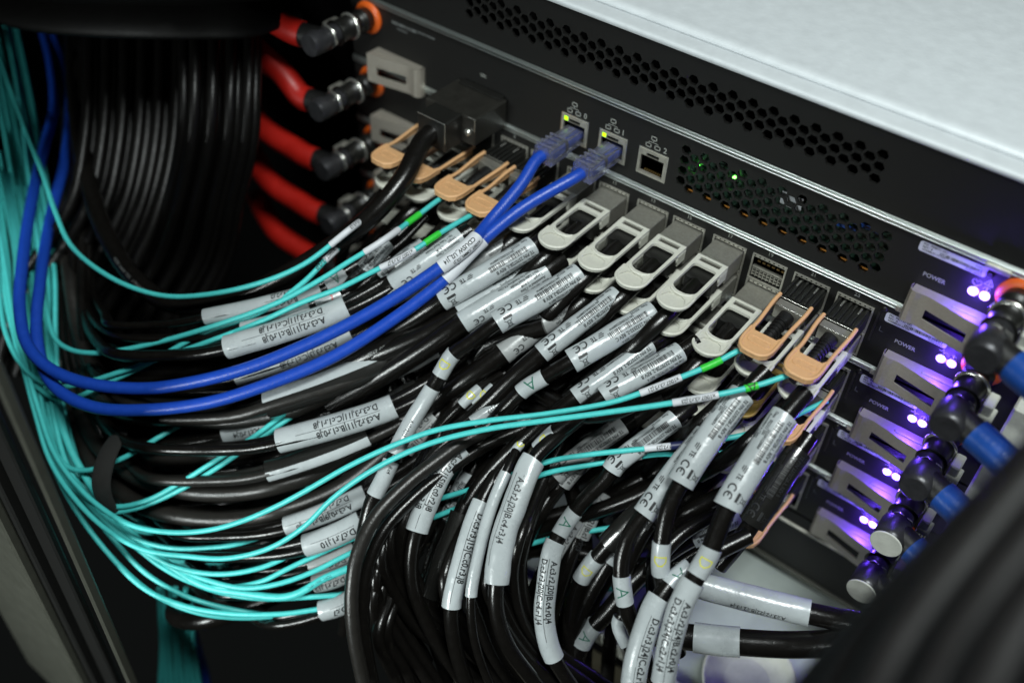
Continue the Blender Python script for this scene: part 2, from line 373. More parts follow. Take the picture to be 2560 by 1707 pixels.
# --- parts shared by the modules
def trim(parent, z, x0, x1):
    mb = MB(); mb.cyl((x0, 0.5, z), (x1, 0.5, z), 0.75, n=12); mb.build('trim_bar', 'chrome', parent)
    mb = MB(); mb.cyl((x0, 0.5, z-1.5), (x1, 0.5, z-1.5), 0.42, n=10); mb.cyl((x0, 0.5, z+1.1), (x1, 0.5, z+1.1), 0.3, n=8); mb.build('trim_bead', 'chrome', parent)
def handle(parent, zc, side, name='handle'):
    """pull handle: bent plate with a slot, standing off the faceplate"""
    sx = 1 if side > 0 else -1
    X0 = -45.0 if side > 0 else -268.5     # outer bend
    z0, z1 = zc-6.7, zc+6.7
    def bx(u): return X0+sx*u
    # profile of the plate along u (away from the bend) and h
    prof = [(0.0, 0.2), (-0.4, 1.6), (-0.2, 3.2), (0.8, 4.4), (2.4, 4.7), (4.2, 4.3), (6.5, 4.2), (12, 5.2), (18, 6.4), (24, 7.4), (27.5, 7.9)]
    def hh(u):
        for (a, ha), (b, hb) in zip(prof[1:], prof[2:]):
            if a <= u <= b: return ha+(hb-ha)*(u-a)/(b-a)
        return prof[-1][1]
    t_ = 0.55
    mb = MB(); us = [p[0] for p in prof]
    # bend + plate, split round the slot
    def strip(za, zb, ulist):
        n = len(ulist); f_ = [(bx(u), h) for u, h in ulist]
        for (xa, ha), (xb, hb) in zip(f_, f_[1:]):
            mb.add([(xa, ha, za), (xb, hb, za), (xb, hb, zb), (xa, ha, zb)], [(0, 1, 2, 3)], False)
            mb.add([(xa, ha-t_, za), (xb, hb-t_, za), (xb, hb-t_, zb), (xa, ha-t_, zb)], [(0, 1, 2, 3)], False)
            for z in (za, zb): mb.add([(xa, ha, z), (xb, hb, z), (xb, hb-t_, z), (xa, ha-t_, z)], [(0, 1, 2, 3)])
    S0, S1 = 7.2, 22.5
    def seg(a, b, n=4): return [(a+(b-a)*i/n, hh(a+(b-a)*i/n)) for i in range(n+1)]
    head = [p for p in prof if p[0] <= 4.2]+seg(5.0, S0, 2)
    zsa, zsb = zc-2.9, zc+1.3
    strip(z0, z1, head); strip(z0, zsa, seg(S0, S1, 5)); strip(zsb, z1, seg(S0, S1, 5)); strip(z0, z1, seg(S1, 27.5, 2))
    for u in (S0, S1): mb.add([(bx(u), hh(u), zsa), (bx(u), hh(u), zsb), (bx(u), hh(u)-t_, zsb), (bx(u), hh(u)-t_, zsa)], [(0, 1, 2, 3)])
    hd = mb.build(name, 'handle_metal', parent)
    # top flange between plate and faceplate, with its own long slot
    mb = MB(); q = seg(0.5, 27.5, 9)
    for (u, h), (v, g) in zip(q, q[1:]):
        for zz in (z1-0.02, z1-0.9): mb.add([(bx(u), 0.1, zz), (bx(v), 0.1, zz), (bx(v), g-0.3, zz), (bx(u), h-0.3, zz)], [(0, 1, 2, 3)])
    mb.build('flange', 'handle_metal', hd)
    mb = MB(); mb.box(bx(14.5) if sx > 0 else bx(26), bx(26) if sx > 0 else bx(14.5), 2.6, 4.2, z1, z1+0.35, bev=0.15); mb.build('flange_rib', 'handle_metal', hd)
    return hd
def rounded(x0, x1, z0, z1, r, n=5):
    P = []
    for cx, cz, a in ((x1-r, z1-r, 0), (x0+r, z1-r, 90), (x0+r, z0+r, 180), (x1-r, z0+r, 270)):
        P += [(cx+r*math.cos(math.radians(a+90*i/n)), cz+r*math.sin(math.radians(a+90*i/n))) for i in range(n+1)]
    return P
def slab(outline, h0, h1):
    n = len(outline); mb = MB(); vs = [(x, h0, z) for x, z in outline]+[(x, h1, z) for x, z in outline]
    mb.add(vs, [(i, (i+1) % n, n+(i+1) % n, n+i) for i in range(n)]+[tuple(range(n)), tuple(range(n, 2*n))]); return mb
def sticker(parent, x0, z0, pn, rev, serial):
    st = slab(rounded(x0, x0+22.8, z0-4.0, z0, 0.9), 0.03, 0.16).build('sticker', 'white_paper', parent)
    print_flat([text2('PN:  '+pn, 1.25, 1.2, -0.85, 0.95, bold=0.05), text2('REV:  '+rev, 1.2, 1.2, -2.0, 0.95, bold=0.05), text2('ASSEMBLED IN USA', 1.0, 1.2, -3.1, 0.95, bold=0.04),
                text2('RoHS', 0.95, 20.8, -0.9, 0.95, 'R', bold=0.04), text2(serial, 1.0, 21.5, -3.45, 0.95, 'R', bold=0.04), bars2(7.2, 21.2, -2.9, -1.6, 5, 0.13, 1)], x0, z0, 0.2, 'ink', st)
    return st
def led_pair(parent, z, first):
    k = 0
    for x in (-27.0, -23.1):
        l = MB().lathe((x, 0.02, z), (0, 1, 0), [(0, 1.45), (0.5, 1.4), (0.9, 1.0), (1.1, 0.3)], 16).build('led', 'violet_led', parent)
        r = MB().lathe((x, 0.02, z), (0, 1, 0), [(0, 1.95), (0.35, 1.95), (0.4, 1.55), (0.05, 1.5)], 18).build('bezel', 'cage_metal', l)
    L = bpy.data.lights.new('power_led_lamp', 'POINT'); L.energy = 0.050; L.color = (0.13, 0.05, 1.0); L.shadow_soft_size = 0.9*S
    o = bpy.data.objects.new('power_led_lamp', L); C.objects.link(o); o.location = W(-25.2, 4.2, z)
def power_print(parent, zt, first):
    parts = [text2('POWER', 2.35, -43.6, zt-15.2, 0.95, bold=0.13)]
    parts.append(( [(a-23.4, b+zt-11.1) for a, b in stroke2(ringpts(1.05, 16, 120, 420), 0.32)[0]], stroke2(ringpts(1.05, 16, 120, 420), 0.32)[1]))
    parts.append(stroke2([(-23.4, zt-10.0), (-23.4, zt-11.3)], 0.32))
    if first:
        hp = [(-27.0, zt-11.5), (-28.5, zt-10.0), (-28.3, zt-9.1), (-27.5, zt-8.9), (-27.0, zt-9.6), (-26.5, zt-8.9), (-25.7, zt-9.1), (-25.5, zt-10.0), (-27.0, zt-11.5)]
        parts.append(stroke2(hp, 0.28))
        parts.append(stroke2([(-24.9, zt-9.3), (-21.9, zt-9.3), (-23.4, zt-6.9)], 0.32, True)); parts.append(stroke2([(-23.4, zt-7.9), (-23.4, zt-8.9)], 0.35))
    else:
        parts.append(stroke2([(-28.6, zt-10.3), (-27.7, zt-10.3), (-27.3, zt-9.2), (-26.8, zt-11.2), (-26.4, zt-10.3), (-25.6, zt-10.3)], 0.25))
    print_flat(parts, 0, 0, 0.12, 'panel_print', parent)
def latch(parent, z):
    MB().box(-27.0, -18.4, 0.3, 1.9, z-1.6, z+0.6, bev=0.4).build('latch', 'cage_metal', parent)
    MB().lathe((-24.4, 0, z-4.2), (0, 1, 0), [(0, 1.3), (0.5, 1.3), (0.8, 0.9), (0.6, 0.3)], 14).build('screw', 'dark_plug', parent)

# --- management module with the three network jacks
z = ZT[0]
t = empty('management_module', (-150, 0, z-16), 'topmost black module with three network jacks and a heart icon by its lamps', 'server module')
RJ = [(-194.6, '0'), (-176.2, '1'), (-157.6, '2')]
rects = [(x, x+12.2, z-25.0, z-14.0) for x, _ in RJ]
VX0, VX1, VZ0, VZ1 = -142.2, -53.4, z-26.6, z-4.9
vr = (VX0, VX1, VZ0, VZ1)
plate(rects+[vr], XL, XR, z-31.2, z-1.0, 0.0, 2.0).build('faceplate', 'black_paint', t)
hol = []
for m_ in range(11):
    cx = -138.5+7.93*m_
    hol += [hexa(cx, zz, 2.1) for zz in (-204.6, -209.15, -213.7, -218.25)]
    hol += [hexa(cx+3.965, zz, 2.1) for zz in (-206.85, -211.4, -215.95, -220.5)]
holed([(VX0, VZ0), (VX1, VZ0), (VX1, VZ1), (VX0, VZ1)], [h for h in hol if max(p[0] for p in h) < VX1-0.2], -0.02, 1.2).build('vent_grille', 'black_paint', t)
pc = MB().box(VX0, VX1, -6, -5, VZ0, VZ1).build('circuit_board', 'pcb', t)
r = random.Random(3); mb = MB()
for i in range(150):
    x = r.uniform(VX0+2, VX1-3); zz = r.uniform(VZ0+4, VZ1-2); a = r.uniform(.4, 1.8); b = r.uniform(.3, 1.2); mb.box(x, x+a, -5, -5+r.uniform(.3, 1.5), zz, zz+b)
tag(mb.build('board_component', 'pcb', pc), kind='stuff')
MB().box(VX0+1, VX1-1, -2.6, -2.2, VZ0, -221.7).build('copper_bar', 'copper', pc)
MB().box(-99.5, -91.2, -3, -2.6, -211.5, -206.0).build('board_label', 'white_paper', pc)
mb = MB(); mb.box(-78, -70, -4.4, -4, -211.4, -209.4); mb.box(-74, -63, -4.4, -4, -207.9, -206.3)
mb.build('connector', 'blue_hose', pc)
for x, zz in ((-134.4, -211.6), (-119.0, -209.9)): MB().lathe((x, -4.2, zz), (0, 1, 0), [(0, .7), (.8, .7), (1.1, .3)], 12).build('status_led', 'green_led', pc)
for x, nm in RJ:
    j = slab(rounded(x-0.35, x+12.55, z-25.3, z-13.6, 0.5), -0.01, 0.02)
    jk = plate([(x+0.9, x+11.2, z-24.0, z-16.6), (x+3.3, x+8.8, z-16.62, z-15.1)], x, x+12.2, z-25.0, z-13.9, 0.55, 1.2).build('network_jack', 'cage_metal', t)
    plate([(x+0.35, x+11.85, z-24.65, z-14.25)], x-0.5, x+12.7, z-25.4, z-13.5, 0.25, .25).build('shield_rim', 'bright_metal', jk)
    MB().box(x+0.9, x+11.2, -9, -8.6, z-24.0, z-15.1).build('cavity', 'dark_void', jk)
    mb = MB()
    for i in range(8): mb.box(x+2.6+i*0.95, x+2.9+i*0.95, -1.6, -0.6, z-23.8, z-23.2)
    mb.build('contact', 'dark_gold', jk)
    for dx in (1.2, 9.3): MB().box(x+dx, x+dx+1.7, 0.5, 0.62, z-16.3, z-14.6).build('lamp_window', 'lime_led' if (dx < 2 and nm != '2') else 'cage_metal', jk)
    bx_ = lambda a, b: stroke2([(a-1.1, b-.75), (a+1.1, b-.75), (a+1.1, b+.75), (a-1.1, b+.75)], 0.5, True)
    print_flat([bx_(5.2, 4.6), bx_(3.2, 1.2), bx_(7.2, 1.2), stroke2([(5.2, 3.6), (5.2, 2.8)], .3), stroke2([(3.2, 1.9), (3.2, 2.8), (7.2, 2.8), (7.2, 1.9)], .3), text2(nm, 3.3, 9.9, 1.4, .95, bold=.16)], x, z-13.0, 0.12, 'panel_print', t)
print_flat([text2('CEC', 1.9, 0, 0, .95, bold=.1)], -237.5, z-13.2, 0.12, 'panel_print', t)
print_flat([bars2(0, 14, -.6, .8, 9, .2, 1), text2('HEWLETT PACKARD', 1.5, 14.8, 0.4, .7, bold=.05), text2('ENTERPRISE', 1.3, 3, -2.2, .8, bold=.04)], -287, z-6.6, 0.12, 'faint_print', t)
trim(t, z, XL, 110); handle(t, z-27.0+0.2, 1); handle(t, z-28.2, -1)
sticker(t, -48.3, z-3.2, 'P58671–001', 'B', 'HXZ31800Z3'); led_pair(t, z-13.5, True); power_print(t, z, True); latch(t, z-0.9)

# --- four switch modules below it
PX = [-61.3, -78.6, -95.9, -113.1, -131.2, -147.9, -166.4, -182.6, -201.4, -217.6, -236.0, -252.4]   # ports 23, 21 ... 1
NAMES = ['second', 'third', 'fourth', 'lowest']
def cage(parent, x, zc, simple=False):
    j = plate([(x-6.5, x+6.5, zc-5.3, zc+4.6)], x-7.15, x+7.15, zc-5.85, zc+5.8, 0.5, 0.5)
    c_ = j.build('port_cage', 'cage_metal', parent)
    if not simple:
        mb = MB()
        for i in range(7): mb.box(x-6.3+i*1.95, x-5.7+i*1.95, 0.5, 0.62, zc+5.0, zc+5.45)
        tag(mb.build('vent_slot', 'dark_void', c_), kind='stuff')
    MB().box(x-6.5, x+6.5, -22, -21, zc-5.3, zc+4.6).build('cavity', 'dark_void', c_)
    return c_
SER = ['GQ23180953', 'GQ23191172', 'GQ23190418', 'GQ23180640']
for k in range(1, 5):
    z = ZT[k]
    t = empty('switch_module', (-150, 0, z-16), {1: 'switch module directly under the network-jack module, its ports numbered up to 23', 2: 'switch module third from the top, its label half behind the handle above',
              3: 'switch module fourth from the top, ports mostly buried under cables', 4: 'lowest switch module of the stack, just above the dark blank panel'}[k], 'switch module')
    rects = []
    pxs = [x for x in PX if k < 3 or x > -200]
    for x in pxs:
        for zc in (z-43.2+31.4+0.0-0.0+0, ): pass
        for zc in (z-11.6, z-23.6): rects.append((x-7.1, x+7.1, zc-5.8, zc+5.75))
    plate(rects, XL, XR, z-31.2, z-1.0, 0.0, 1.5).build('faceplate', 'black_paint', t)
    for i, x in enumerate(pxs):
        for zc in (z-11.6, z-23.6): cage(t, x, zc, k > 2)
    if k == 1:
        print_flat([text2(str(23-2*i), 2.3, x-0.3, z-3.6, .95, 'C', bold=.07) for i, x in enumerate(PX)], 0, 0, 0.12, 'panel_print', t)
    print_flat([stroke2([(-50, z-12), (-50, z-14), (-48.8, z-14)], .2)], 0, 0, 0.12, 'faint_print', t)
    trim(t, z, XL, -43); handle(t, z-27.0+0.2, 1); handle(t, z-28.2, -1)
    sticker(t, -49.8, z-4.9, 'P45130–00'+'2', 'A', SER[k-1]); led_pair(t, z-13.5, False); power_print(t, z, False)
    MB().box(-47.5, -43.2, 0.2, 1.9, z-1.7, z+0.5, bev=0.35).build('latch', 'bright_metal', t)
    MB().lathe((-24.4, 0, z-6.0), (0, 1, 0), [(0, 1.2), (0.5, 1.2), (0.8, 0.9), (0.6, 0.3)], 14).build('screw', 'dark_plug', t)
    MB().box(-52.6, -51.8, 0, 0.5, z-20, z-6).build('edge_rib', 'dark_plug', t)
    MB().lathe((-51.0, 0, z-4.2), (0, 1, 0), [(0, 1.1), (0.4, 1.1), (0.5, 0.5)], 14).build('screw', 'dark_plug', t)

# --- blank panel and shelf under the stack
t = empty('blank_panel', (-100, 0, -375), 'plain black blank panel with a thin bright top edge under the lowest module', 'blank panel')
MB().box(XL, XR, -2, 0, -390.5, ZT[5]-1.2).build('sheet', 'black_paint', t)
mb = MB(); mb.cyl((XL, 0.4, -362.3), (-8, 0.4, -362.3), 0.8, n=10); mb.build('trim_bar', 'cage_metal', t)
MB().box(XL, XR, -2, 1.4, -393.4, -390.6, bev=0.4).build('bottom_rail', 'frame_paint', t)
t = empty('equipment_shelf', (-60, 20, -400), 'pale grey metal shelf below the stack, lying under the labelled cables', 'shelf')
MB().box(-165, 16, -40, 78, -402, -398, bev=0.8).build('deck', 'tray_paint', t)
MB().box(-165, 16, 78.5, 82, -404, -395.5, bev=0.9).build('front_lip', 'cap_grey', t)
t = empty('plastic_dish', (-36, 58, -396), 'white curved plastic edge at the bottom right, under the two right-hand cables', 'plastic dish')
MB().lathe((-36, 60, -397.8), (0.1, 0.2, 1), [(0, 11), (1.5, 15), (5, 19), (7, 20), (7.4, 19.2), (5.6, 18), (2.4, 14), (1.2, 10)], 36).build('shell', 'cap_grey', t)
t = empty('lower_chassis', (-120, 100, -450), 'dim brownish chassis top with a pale rail, behind the cables at the bottom centre', 'chassis')
MB().box(-150, 10, 60, 190, -560, -450, bev=1).build('case', 'brown_paint', t)
MB().box(-150, 10, 112, 116, -449.8, -445, bev=0.8).build('rail', 'frame_paint', t)
for i in range(4): MB().box(-140+i*34, -122+i*34, 92, 106, -449.8, -441, bev=1.0).build('module_block', 'frame_paint', t)

# ================================================================== hose couplings
def coupling(side, zc, cap, label, hose):
    sx = 1 if side > 0 else -1; ax = -13.4 if side > 0 else -300.5
    t = empty('hose_coupling', (ax, 10, zc), label, 'hose coupling', 'blue cooling hose couplings on the right' if side > 0 else 'red cooling hose couplings on the left')
    MB().lathe((ax, 0.1, zc), (0, 1, 0), [(0, 7.2), (1.0, 7.4), (1.8, 6.9), (2.0, 4.6)], 28).build('seal_ring', 'orange_ring', t)
    MB().lathe((ax, 0.3, zc), (0, 1, 0), [(0, 4.8), (4, 4.8), (4.1, 5.2), (6.5, 5.2), (6.6, 4.4), (11, 4.4), (11.2, 5.6), (12.6, 5.8), (13.0, 5.0), (20, 4.9), (21, 5.7)], 28).build('collar', 'dark_plug', t)
    MB().lathe((ax, 12.0, zc), (0, 1, 0), [(0, 5.5), (0.4, 6.1), (0.9, 6.1), (1.2, 5.4)], 28).build('retaining_ring', 'bright_metal', t)
    MB().lathe((ax, 25.0, zc), (0, 1, 0), [(0, 5.2), (0.3, 5.7), (0.9, 5.7), (1.2, 5.2)], 6).build('hex_nut', 'bright_metal', t)
    MB().lathe((ax, 21.2, zc), (0, 1, 0), [(0, 4.6), (2, 5.0), (5, 5.0), (6, 5.9), (14, 5.9), (15.6, 5.5), (16.2, 4.8)] if side > 0 else [(0, 4.2), (3, 4.4), (7, 4.4), (8, 5.2), (14, 5.2), (15.6, 4.8)], 28).build('elbow_body', 'gunmetal', t)
    if cap:
        MB().lathe((ax, 37.5, zc), (0, 1, 0), [(0, 5.9), (0.5, 5.9), (0.6, 5.7)], 32).build('end_cap', 'cap_grey', t)
    dirv = Vector(hose[0]) 
    a = Vector((ax, 30, zc)); q = a+dirv.normalized()*9
    MB().cyl(a, q, 5.4, 5.0, 22).build('hose_barb', 'black_rubber', t)
    MB().box(ax+sx*(6), ax+sx*9.5, 12, 20, zc-4.5, zc+1.5, bev=0.5).build('release_button', 'cap_grey' if side > 0 else 'cage_metal', t) if sx > 0 else MB().box(ax-9.5, ax-6, 12, 20, zc-4.5, zc+1.5, bev=0.5).build('release_button', 'cage_metal', t)
    P = Path([q, q+dirv.normalized()*4]+[q+Vector(v) for v in hose[1]])
    sweep(P, 0, P.L[-1], lambda k: (5.6, 5.6), 3, 20).build('hose', 'blue_hose' if side > 0 else 'red_hose', t)
    return t
RL = ['topmost blue hose coupling at the right edge, beside the heart and warning icons', 'second blue hose coupling on the right, by the second pair of violet lamps',
      'third blue hose coupling from the top on the right', 'fourth blue hose coupling, the upper one with a round pale end cap', 'lowest blue hose coupling on the right, with a round pale end cap']
for k in range(5):
    coupling(1, -205.8-PITCH*k, k > 2, RL[k], ((1, 0.35, -0.05), [(14, 5, -1), (40, 10, -4), (80, 14, -10)]))
LL = ['topmost red hose coupling at the left end of the rack', 'second red hose coupling from the top on the left', 'third red hose coupling on the left, beside the thick black cable', 'fourth red hose coupling on the left, half behind the thick black cable', 'lowest red hose coupling on the left, glimpsed between the thin teal cables']
for k in range(5):
    coupling(-1, -205.8-PITCH*k, False, LL[k], ((-1, 0.25, 0.06), [(-14, 1, 1+(6 if k == 1 else 0)), (-34, 1, 3+(12 if k == 1 else 0)), (-62, -10, 6+(16 if k == 1 else 0))]))
t = empty('coolant_manifold', (8, 0, -290), 'pale metal upright with round bolt heads behind the blue hoses at the right', 'manifold')
MB().box(1.0, 14, 0.5, 12, -420, -238, bev=0.8).build('bar', 'cap_grey', t)
for k in range(1, 5):
    MB().lathe((6.2, 12, -224.6-PITCH*k), (0, 1, 0), [(0, 3.2), (0.4, 3.2), (0.5, 2.4), (0.2, 2.2), (0.3, 1.2), (1.0, 1.0)], 22).build('bolt', 'cage_metal', t)
for k in range(5):
    zz = -205.8-PITCH*k-4.5
    t = empty('rack_nut', (-5.2, 20, zz), ['metal cage nut fitting right of the topmost coupling', 'metal fitting between the first and second blue hoses', 'metal fitting between the second and third blue hoses', 'metal fitting between the third and fourth blue hoses', 'metal fitting below the lowest blue hose'][k], 'fitting', 'square metal fittings between the blue hoses')
    MB().box(-7.4, -2.6, 14, 21, zz-3.4, zz+1.6, bev=0.4).build('block', 'cap_grey', t)
    for i in range(4): MB().box(-6.8+i*1.05, -6.2+i*1.05, 21.0, 21.8, zz-3.0, zz+0.6).build('fin', 'bright_metal', t)

# ================================================================== plugs in the ports
def topsheet(outer, holes, x, z, t, name, mt, parent, tilt=0.0, h0=12.0):
    """horizontal plate with openings; outlines given as (across, out)"""
    loops = [[Vector((a, b, 0)) for a, b in lp] for lp in [outer]+holes]
    flat = [v for lp in loops for v in lp]; tri = tessellate_polygon(loops)
    def P(v, dz): return (x+v.x, v.y, z+dz-tilt*max(0, v.y-h0))
    mb = MB(); mb.add([P(v, 0) for v in flat], [tuple(q) for q in tri]); mb.add([P(v, -t) for v in flat], [tuple(q) for q in tri])
    for lp in loops:
        n = len(lp); mb.add([P(v, 0) for v in lp]+[P(v, -t) for v in lp], [(i, (i+1) % n, n+(i+1) % n, n+i) for i in range(n)])
    return mb.build(name, mt, parent)
def tip_outline(w_, ha, hb, e=5.6, n=14, nar=0.35):
    P = [(-w_, ha), (w_, ha)]
    for i in range(n+1):
        a = math.radians(0+180*i/n); P.append(((w_-nar)*math.cos(a), hb-e+e*math.sin(a)))
    return P
def opening(w_, ha, hb, r=1.6):
    P = []
    for cx, ch, a in ((w_-r, hb-2.6, 0), (-w_+r, hb-2.6, 90)):
        P += [(cx+r*math.cos(math.radians(a+90*i/5)), ch+(2.6 if 0 else 2.6*0)+r*math.sin(math.radians(a+90*i/5))) for i in range(6)]
    P = [(w_, ha+r), (w_, hb-3.4)]
    for i in range(9):
        a = math.radians(180*i/8); P.append((w_*math.cos(a), hb-3.4+3.4*math.sin(a)))
    P += [(-w_, ha+r)]
    P += [(-w_+r-r*math.cos(math.radians(90*i/4)), ha+r-r*math.sin(math.radians(90*i/4))) for i in range(1, 5)]
    P += [(w_-r+r*math.sin(math.radians(90*i/4)), ha+r-r*math.cos(math.radians(90*i/4))) for i in range(0, 4)]
    out = []
    for p in P:
        if not out or (abs(p[0]-out[-1][0])+abs(p[1]-out[-1][1])) > 1e-3: out.append(p)
    return out
def bead(pl, r, name, mt, parent, n=7):
    q = Path([Vector(v) for v in pl], 1.0); return sweep(q, 0, q.L[-1], lambda k: (r, r), 1.0, n).build(name, mt, parent)
TILT = random.Random(11)
def grey_plug(x, zc, label, mt='grey_plastic', full=True, group='plugs with pale grey pull tabs'):
    t = empty('cable_plug', (x, 0, zc), label, 'cable plug', group)
    z = zc+4.2; tl = TILT.uniform(-0.02, 0.03)
    MB().box(x-6.2, x+6.2, -3, 12.3, zc-4.6, z-0.25, bev=0.25).build('metal_shell', 'plug_metal', t)
    MB().box(x-5.9, x+5.9, 12.3, 24, zc-4.4, z-2.2, bev=0.8).build('plug_body', 'dark_plug', t)
    tab = topsheet(tip_outline(6.35, 12.5, 47.0), [[(-4.4, 13.6), (4.4, 13.6), (4.4, 16.2), (-4.4, 16.2)], opening(4.85, 18.2, 36.6),
                   [(4.7*math.cos(math.radians(a)), 42.0+3.6*math.sin(math.radians(a))) for a in range(0, 181, 15)]+[(-3.4, 39.2), (-1.5, 38.6), (1.5, 38.6), (3.4, 39.2)]], x, z, 1.3, 'pull_tab', mt, t, tl)
    topsheet(tip_outline(5.6, 35.8, 46.3, 5.0), [], x, z-0.6, 0.8, 'tab_pad', mt, tab, tl)
    bead([(x+a, b, z+0.15-tl*(b-12)) for a, b in [(4.4*math.cos(math.radians(q)), 35.3+2.9*math.sin(math.radians(q))) for q in range(14, 167, 14)]], 0.6, 'finger_ridge', mt, tab)
    rim = [(6.0*math.cos(math.radians(q)), 41.4+5.3*math.sin(math.radians(q))) for q in range(0, 181, 12)]
    bead([(x+6.0, 37, z-tl*25)]+[(x+a, b, z-0.05-tl*(b-12)) for a, b in rim]+[(x-6.0, 37, z-tl*25)], 0.68, 'tab_rim', mt, tab)
    MB().box(x-4.4, x+4.4, 13.4, 16.4, z-1.6, z-1.0).build('window_plate', 'window_dark', tab)
    if full:
        for sx in (-1, 1):
            MB().box(x+sx*6.0-0.45, x+sx*6.0+0.45, 12.6, 18.5, z-6.0, z-1.2, bev=0.2).build('side_cheek', mt, tab)
            MB().lathe((x+sx*5.6, 18.2, z-5.2), (0, 0, 1), [(0, .2), (.2, .8), (2.4, .8), (3, .5)], 10).build('latch_hook', mt, tab)
    P = Path([Vector((x, 20, zc-0.6)), Vector((x, 34, zc-1.4)), Vector((x-1.0, 47, zc-3.6)), Vector((x-5, 56, zc-12)), Vector((x-12, 59, zc-27)), Vector((x-20, 56, zc-45))])
    sweep(P, 0, P.L[-1], lambda k: (3.4-0.4*k, 2.5), 3, 14).build('cable_tail', 'black_pvc', t)
    return t
def tan_plug(x, zc, label, boot=True, lean=0.0):
    t = empty('optical_transceiver', (x, 0, zc), label, 'optical transceiver', 'optical transceivers with tan pull loops')
    z = zc+4.4
    MB().box(x-6.4, x+6.4, -3, 13.6, zc-4.6, z-1.4, bev=0.25).build('housing', 'dark_plug', t)
    mb = MB()
    for i in range(6): mb.box(x-5.9+i*2.15, x-4.9+i*2.15, 0.6, 12.6, z-1.4, z-0.1, bev=0.12)
    mb.build('cooling_fin', 'dark_plug', t)
    for sx in (-3.4, 3.4): MB().box(x+sx-0.35, x+sx+0.35, 2.0, 5.6, z-0.1, z+0.35, bev=0.15).build('spring_clip', 'bright_metal', t)
    mb = MB(); mb.cyl((x-6.3, 13.7, z-0.9), (x+6.3, 13.7, z-0.9), 0.16, n=6); mb.cyl((x-5.4, 17.8, z-1.6), (x+5.4, 17.8, z-1.6), 0.14, n=6); mb.build('bright_edge', 'bright_metal', t)
    MB().box(x-5.6, x+5.6, 13.6, 17.8, zc-3.5, z-1.7, bev=0.3).build('nose', 'plug_metal', t)
    tab = topsheet([(6.4, 35.0), (6.4, 42.5), (5.6, 46.0), (3.6, 48.0), (0, 48.3), (-3.6, 48.0), (-5.6, 46.0), (-6.4, 42.5), (-6.4, 35.0), (-5.0, 35.0), (-4.2, 36.6), (4.2, 36.6), (5.0, 35.0)], [], x, z-0.6, 1.7, 'pull_loop', 'tan_plastic', t)
    for sx in (-1, 1):
        c = [(x+sx*6.2, 13.0, z-0.5), (x+sx*6.3, 18, z-0.6), (x+sx*(5.9), 25, z-1.0), (x+sx*5.6, 31, z-1.3), (x+sx*5.7, 36, z-1.2)]
        bead(c, 0.8, 'loop_arm', 'tan_plastic', tab, 8)
        mb = MB(); 
        for (xa, ha, za), (xb, hb, zb) in zip(c[:3], c[1:4]): mb.add([(xa, ha, za), (xb, hb, zb), (xb, hb, zb-3.6+0.10*(hb-13)), (xa, ha, za-3.6+0.10*(ha-13))], [(0, 1, 2, 3)])
        mb.build('arm_web', 'tan_plastic', tab)
    rim = [(5.9, 36.2), (5.9, 42.3), (5.1, 45.6), (3.3, 47.4), (0, 47.7), (-3.3, 47.4), (-5.1, 45.6), (-5.9, 42.3), (-5.9, 36.2)]
    bead([(x+a, b, z-0.55) for a, b in rim], 0.7, 'loop_rim', 'tan_plastic', tab)
    st = [(4.1+1.2*math.cos(math.radians(q)), 41.2+1.6*math.sin(math.radians(q))) for q in range(-90, 91, 30)]+[(-4.1+1.2*math.cos(math.radians(q)), 41.2+1.6*math.sin(math.radians(q))) for q in range(90, 271, 30)]
    bead([(x+a*.82, b, z-0.55) for a, b in st+st[:1]], 0.22, 'embossed_ring', 'tan_plastic', tab, 5)
    vs, fs = text2('400G', 3.0, 0, 0, 0.85, 'C', bold=0.12)
    mb = MB(); n = len(vs); mb.add([(x+a, 41.2-b, z-0.5) for a, b in vs], fs); mb.build('embossed_lettering', 'tan_plastic', tab)
    if boot:
        P = Path([Vector((x, 16, zc-0.4)), Vector((x-0.2, 26, zc-0.8)), Vector((x-0.8, 34, zc-2.2)), Vector((x-2.2, 42, zc-4.8))])
        sweep(P, 0, 6, lambda k: (2.9, 2.2), 1.5, 14).build('connector', 'black_rubber', t)
        bt = sweep(P, 5, P.L[-1], lambda k: (2.5-0.9*k, 2.2-0.8*k), 2, 14).build('boot', 'black_rubber', t)
        i = 0; l = 6.5
        while l < P.L[-1]-1.5:
            k = (l-5)/(P.L[-1]-5); sweep(P, l, l+0.75, lambda q: (2.85-0.95*k, 2.5-0.85*k), 0.5, 12).build('boot_rib', 'black_rubber', bt); l += 1.7
    return t
U1 = ZT[1]-11.6; L1 = ZT[1]-23.6
pn = lambda i: 23-2*i
pos = {23: 'at the right end of the top port row', 21: 'second from the right in the top port row, in port 21'}
for i, x in enumerate(PX):
    n_ = pn(i)
    if n_ in (23, 21): tan_plug(x, U1, {23: 'tan pull loop in port 23, rightmost of the top port row', 21: 'tan pull loop in port 21, beside the empty port 19'}[n_])
    elif n_ in (7, 5, 3, 1): tan_plug(x, U1, {7: 'tan pull loop nearest the blue network cables, passing behind them', 5: 'tan pull loop just left of the one beside the blue cables', 3: 'tan pull loop just right of the thick black management cable', 1: 'tan pull loop left of the thick black management cable'}[n_])
    elif n_ == 9: grey_plug(x, U1, 'grey pull tab of the top row crossed by both blue network cables')
    elif n_ != 19: grey_plug(x, U1, {17: 'grey pull tab in port 17, left of the empty port 19, top row', 15: 'grey pull tab second left of the empty port 19, top row', 13: 'grey pull tab third left of the empty port 19, top row', 11: 'grey pull tab in the top row partly behind the lower blue network cable'}[n_])
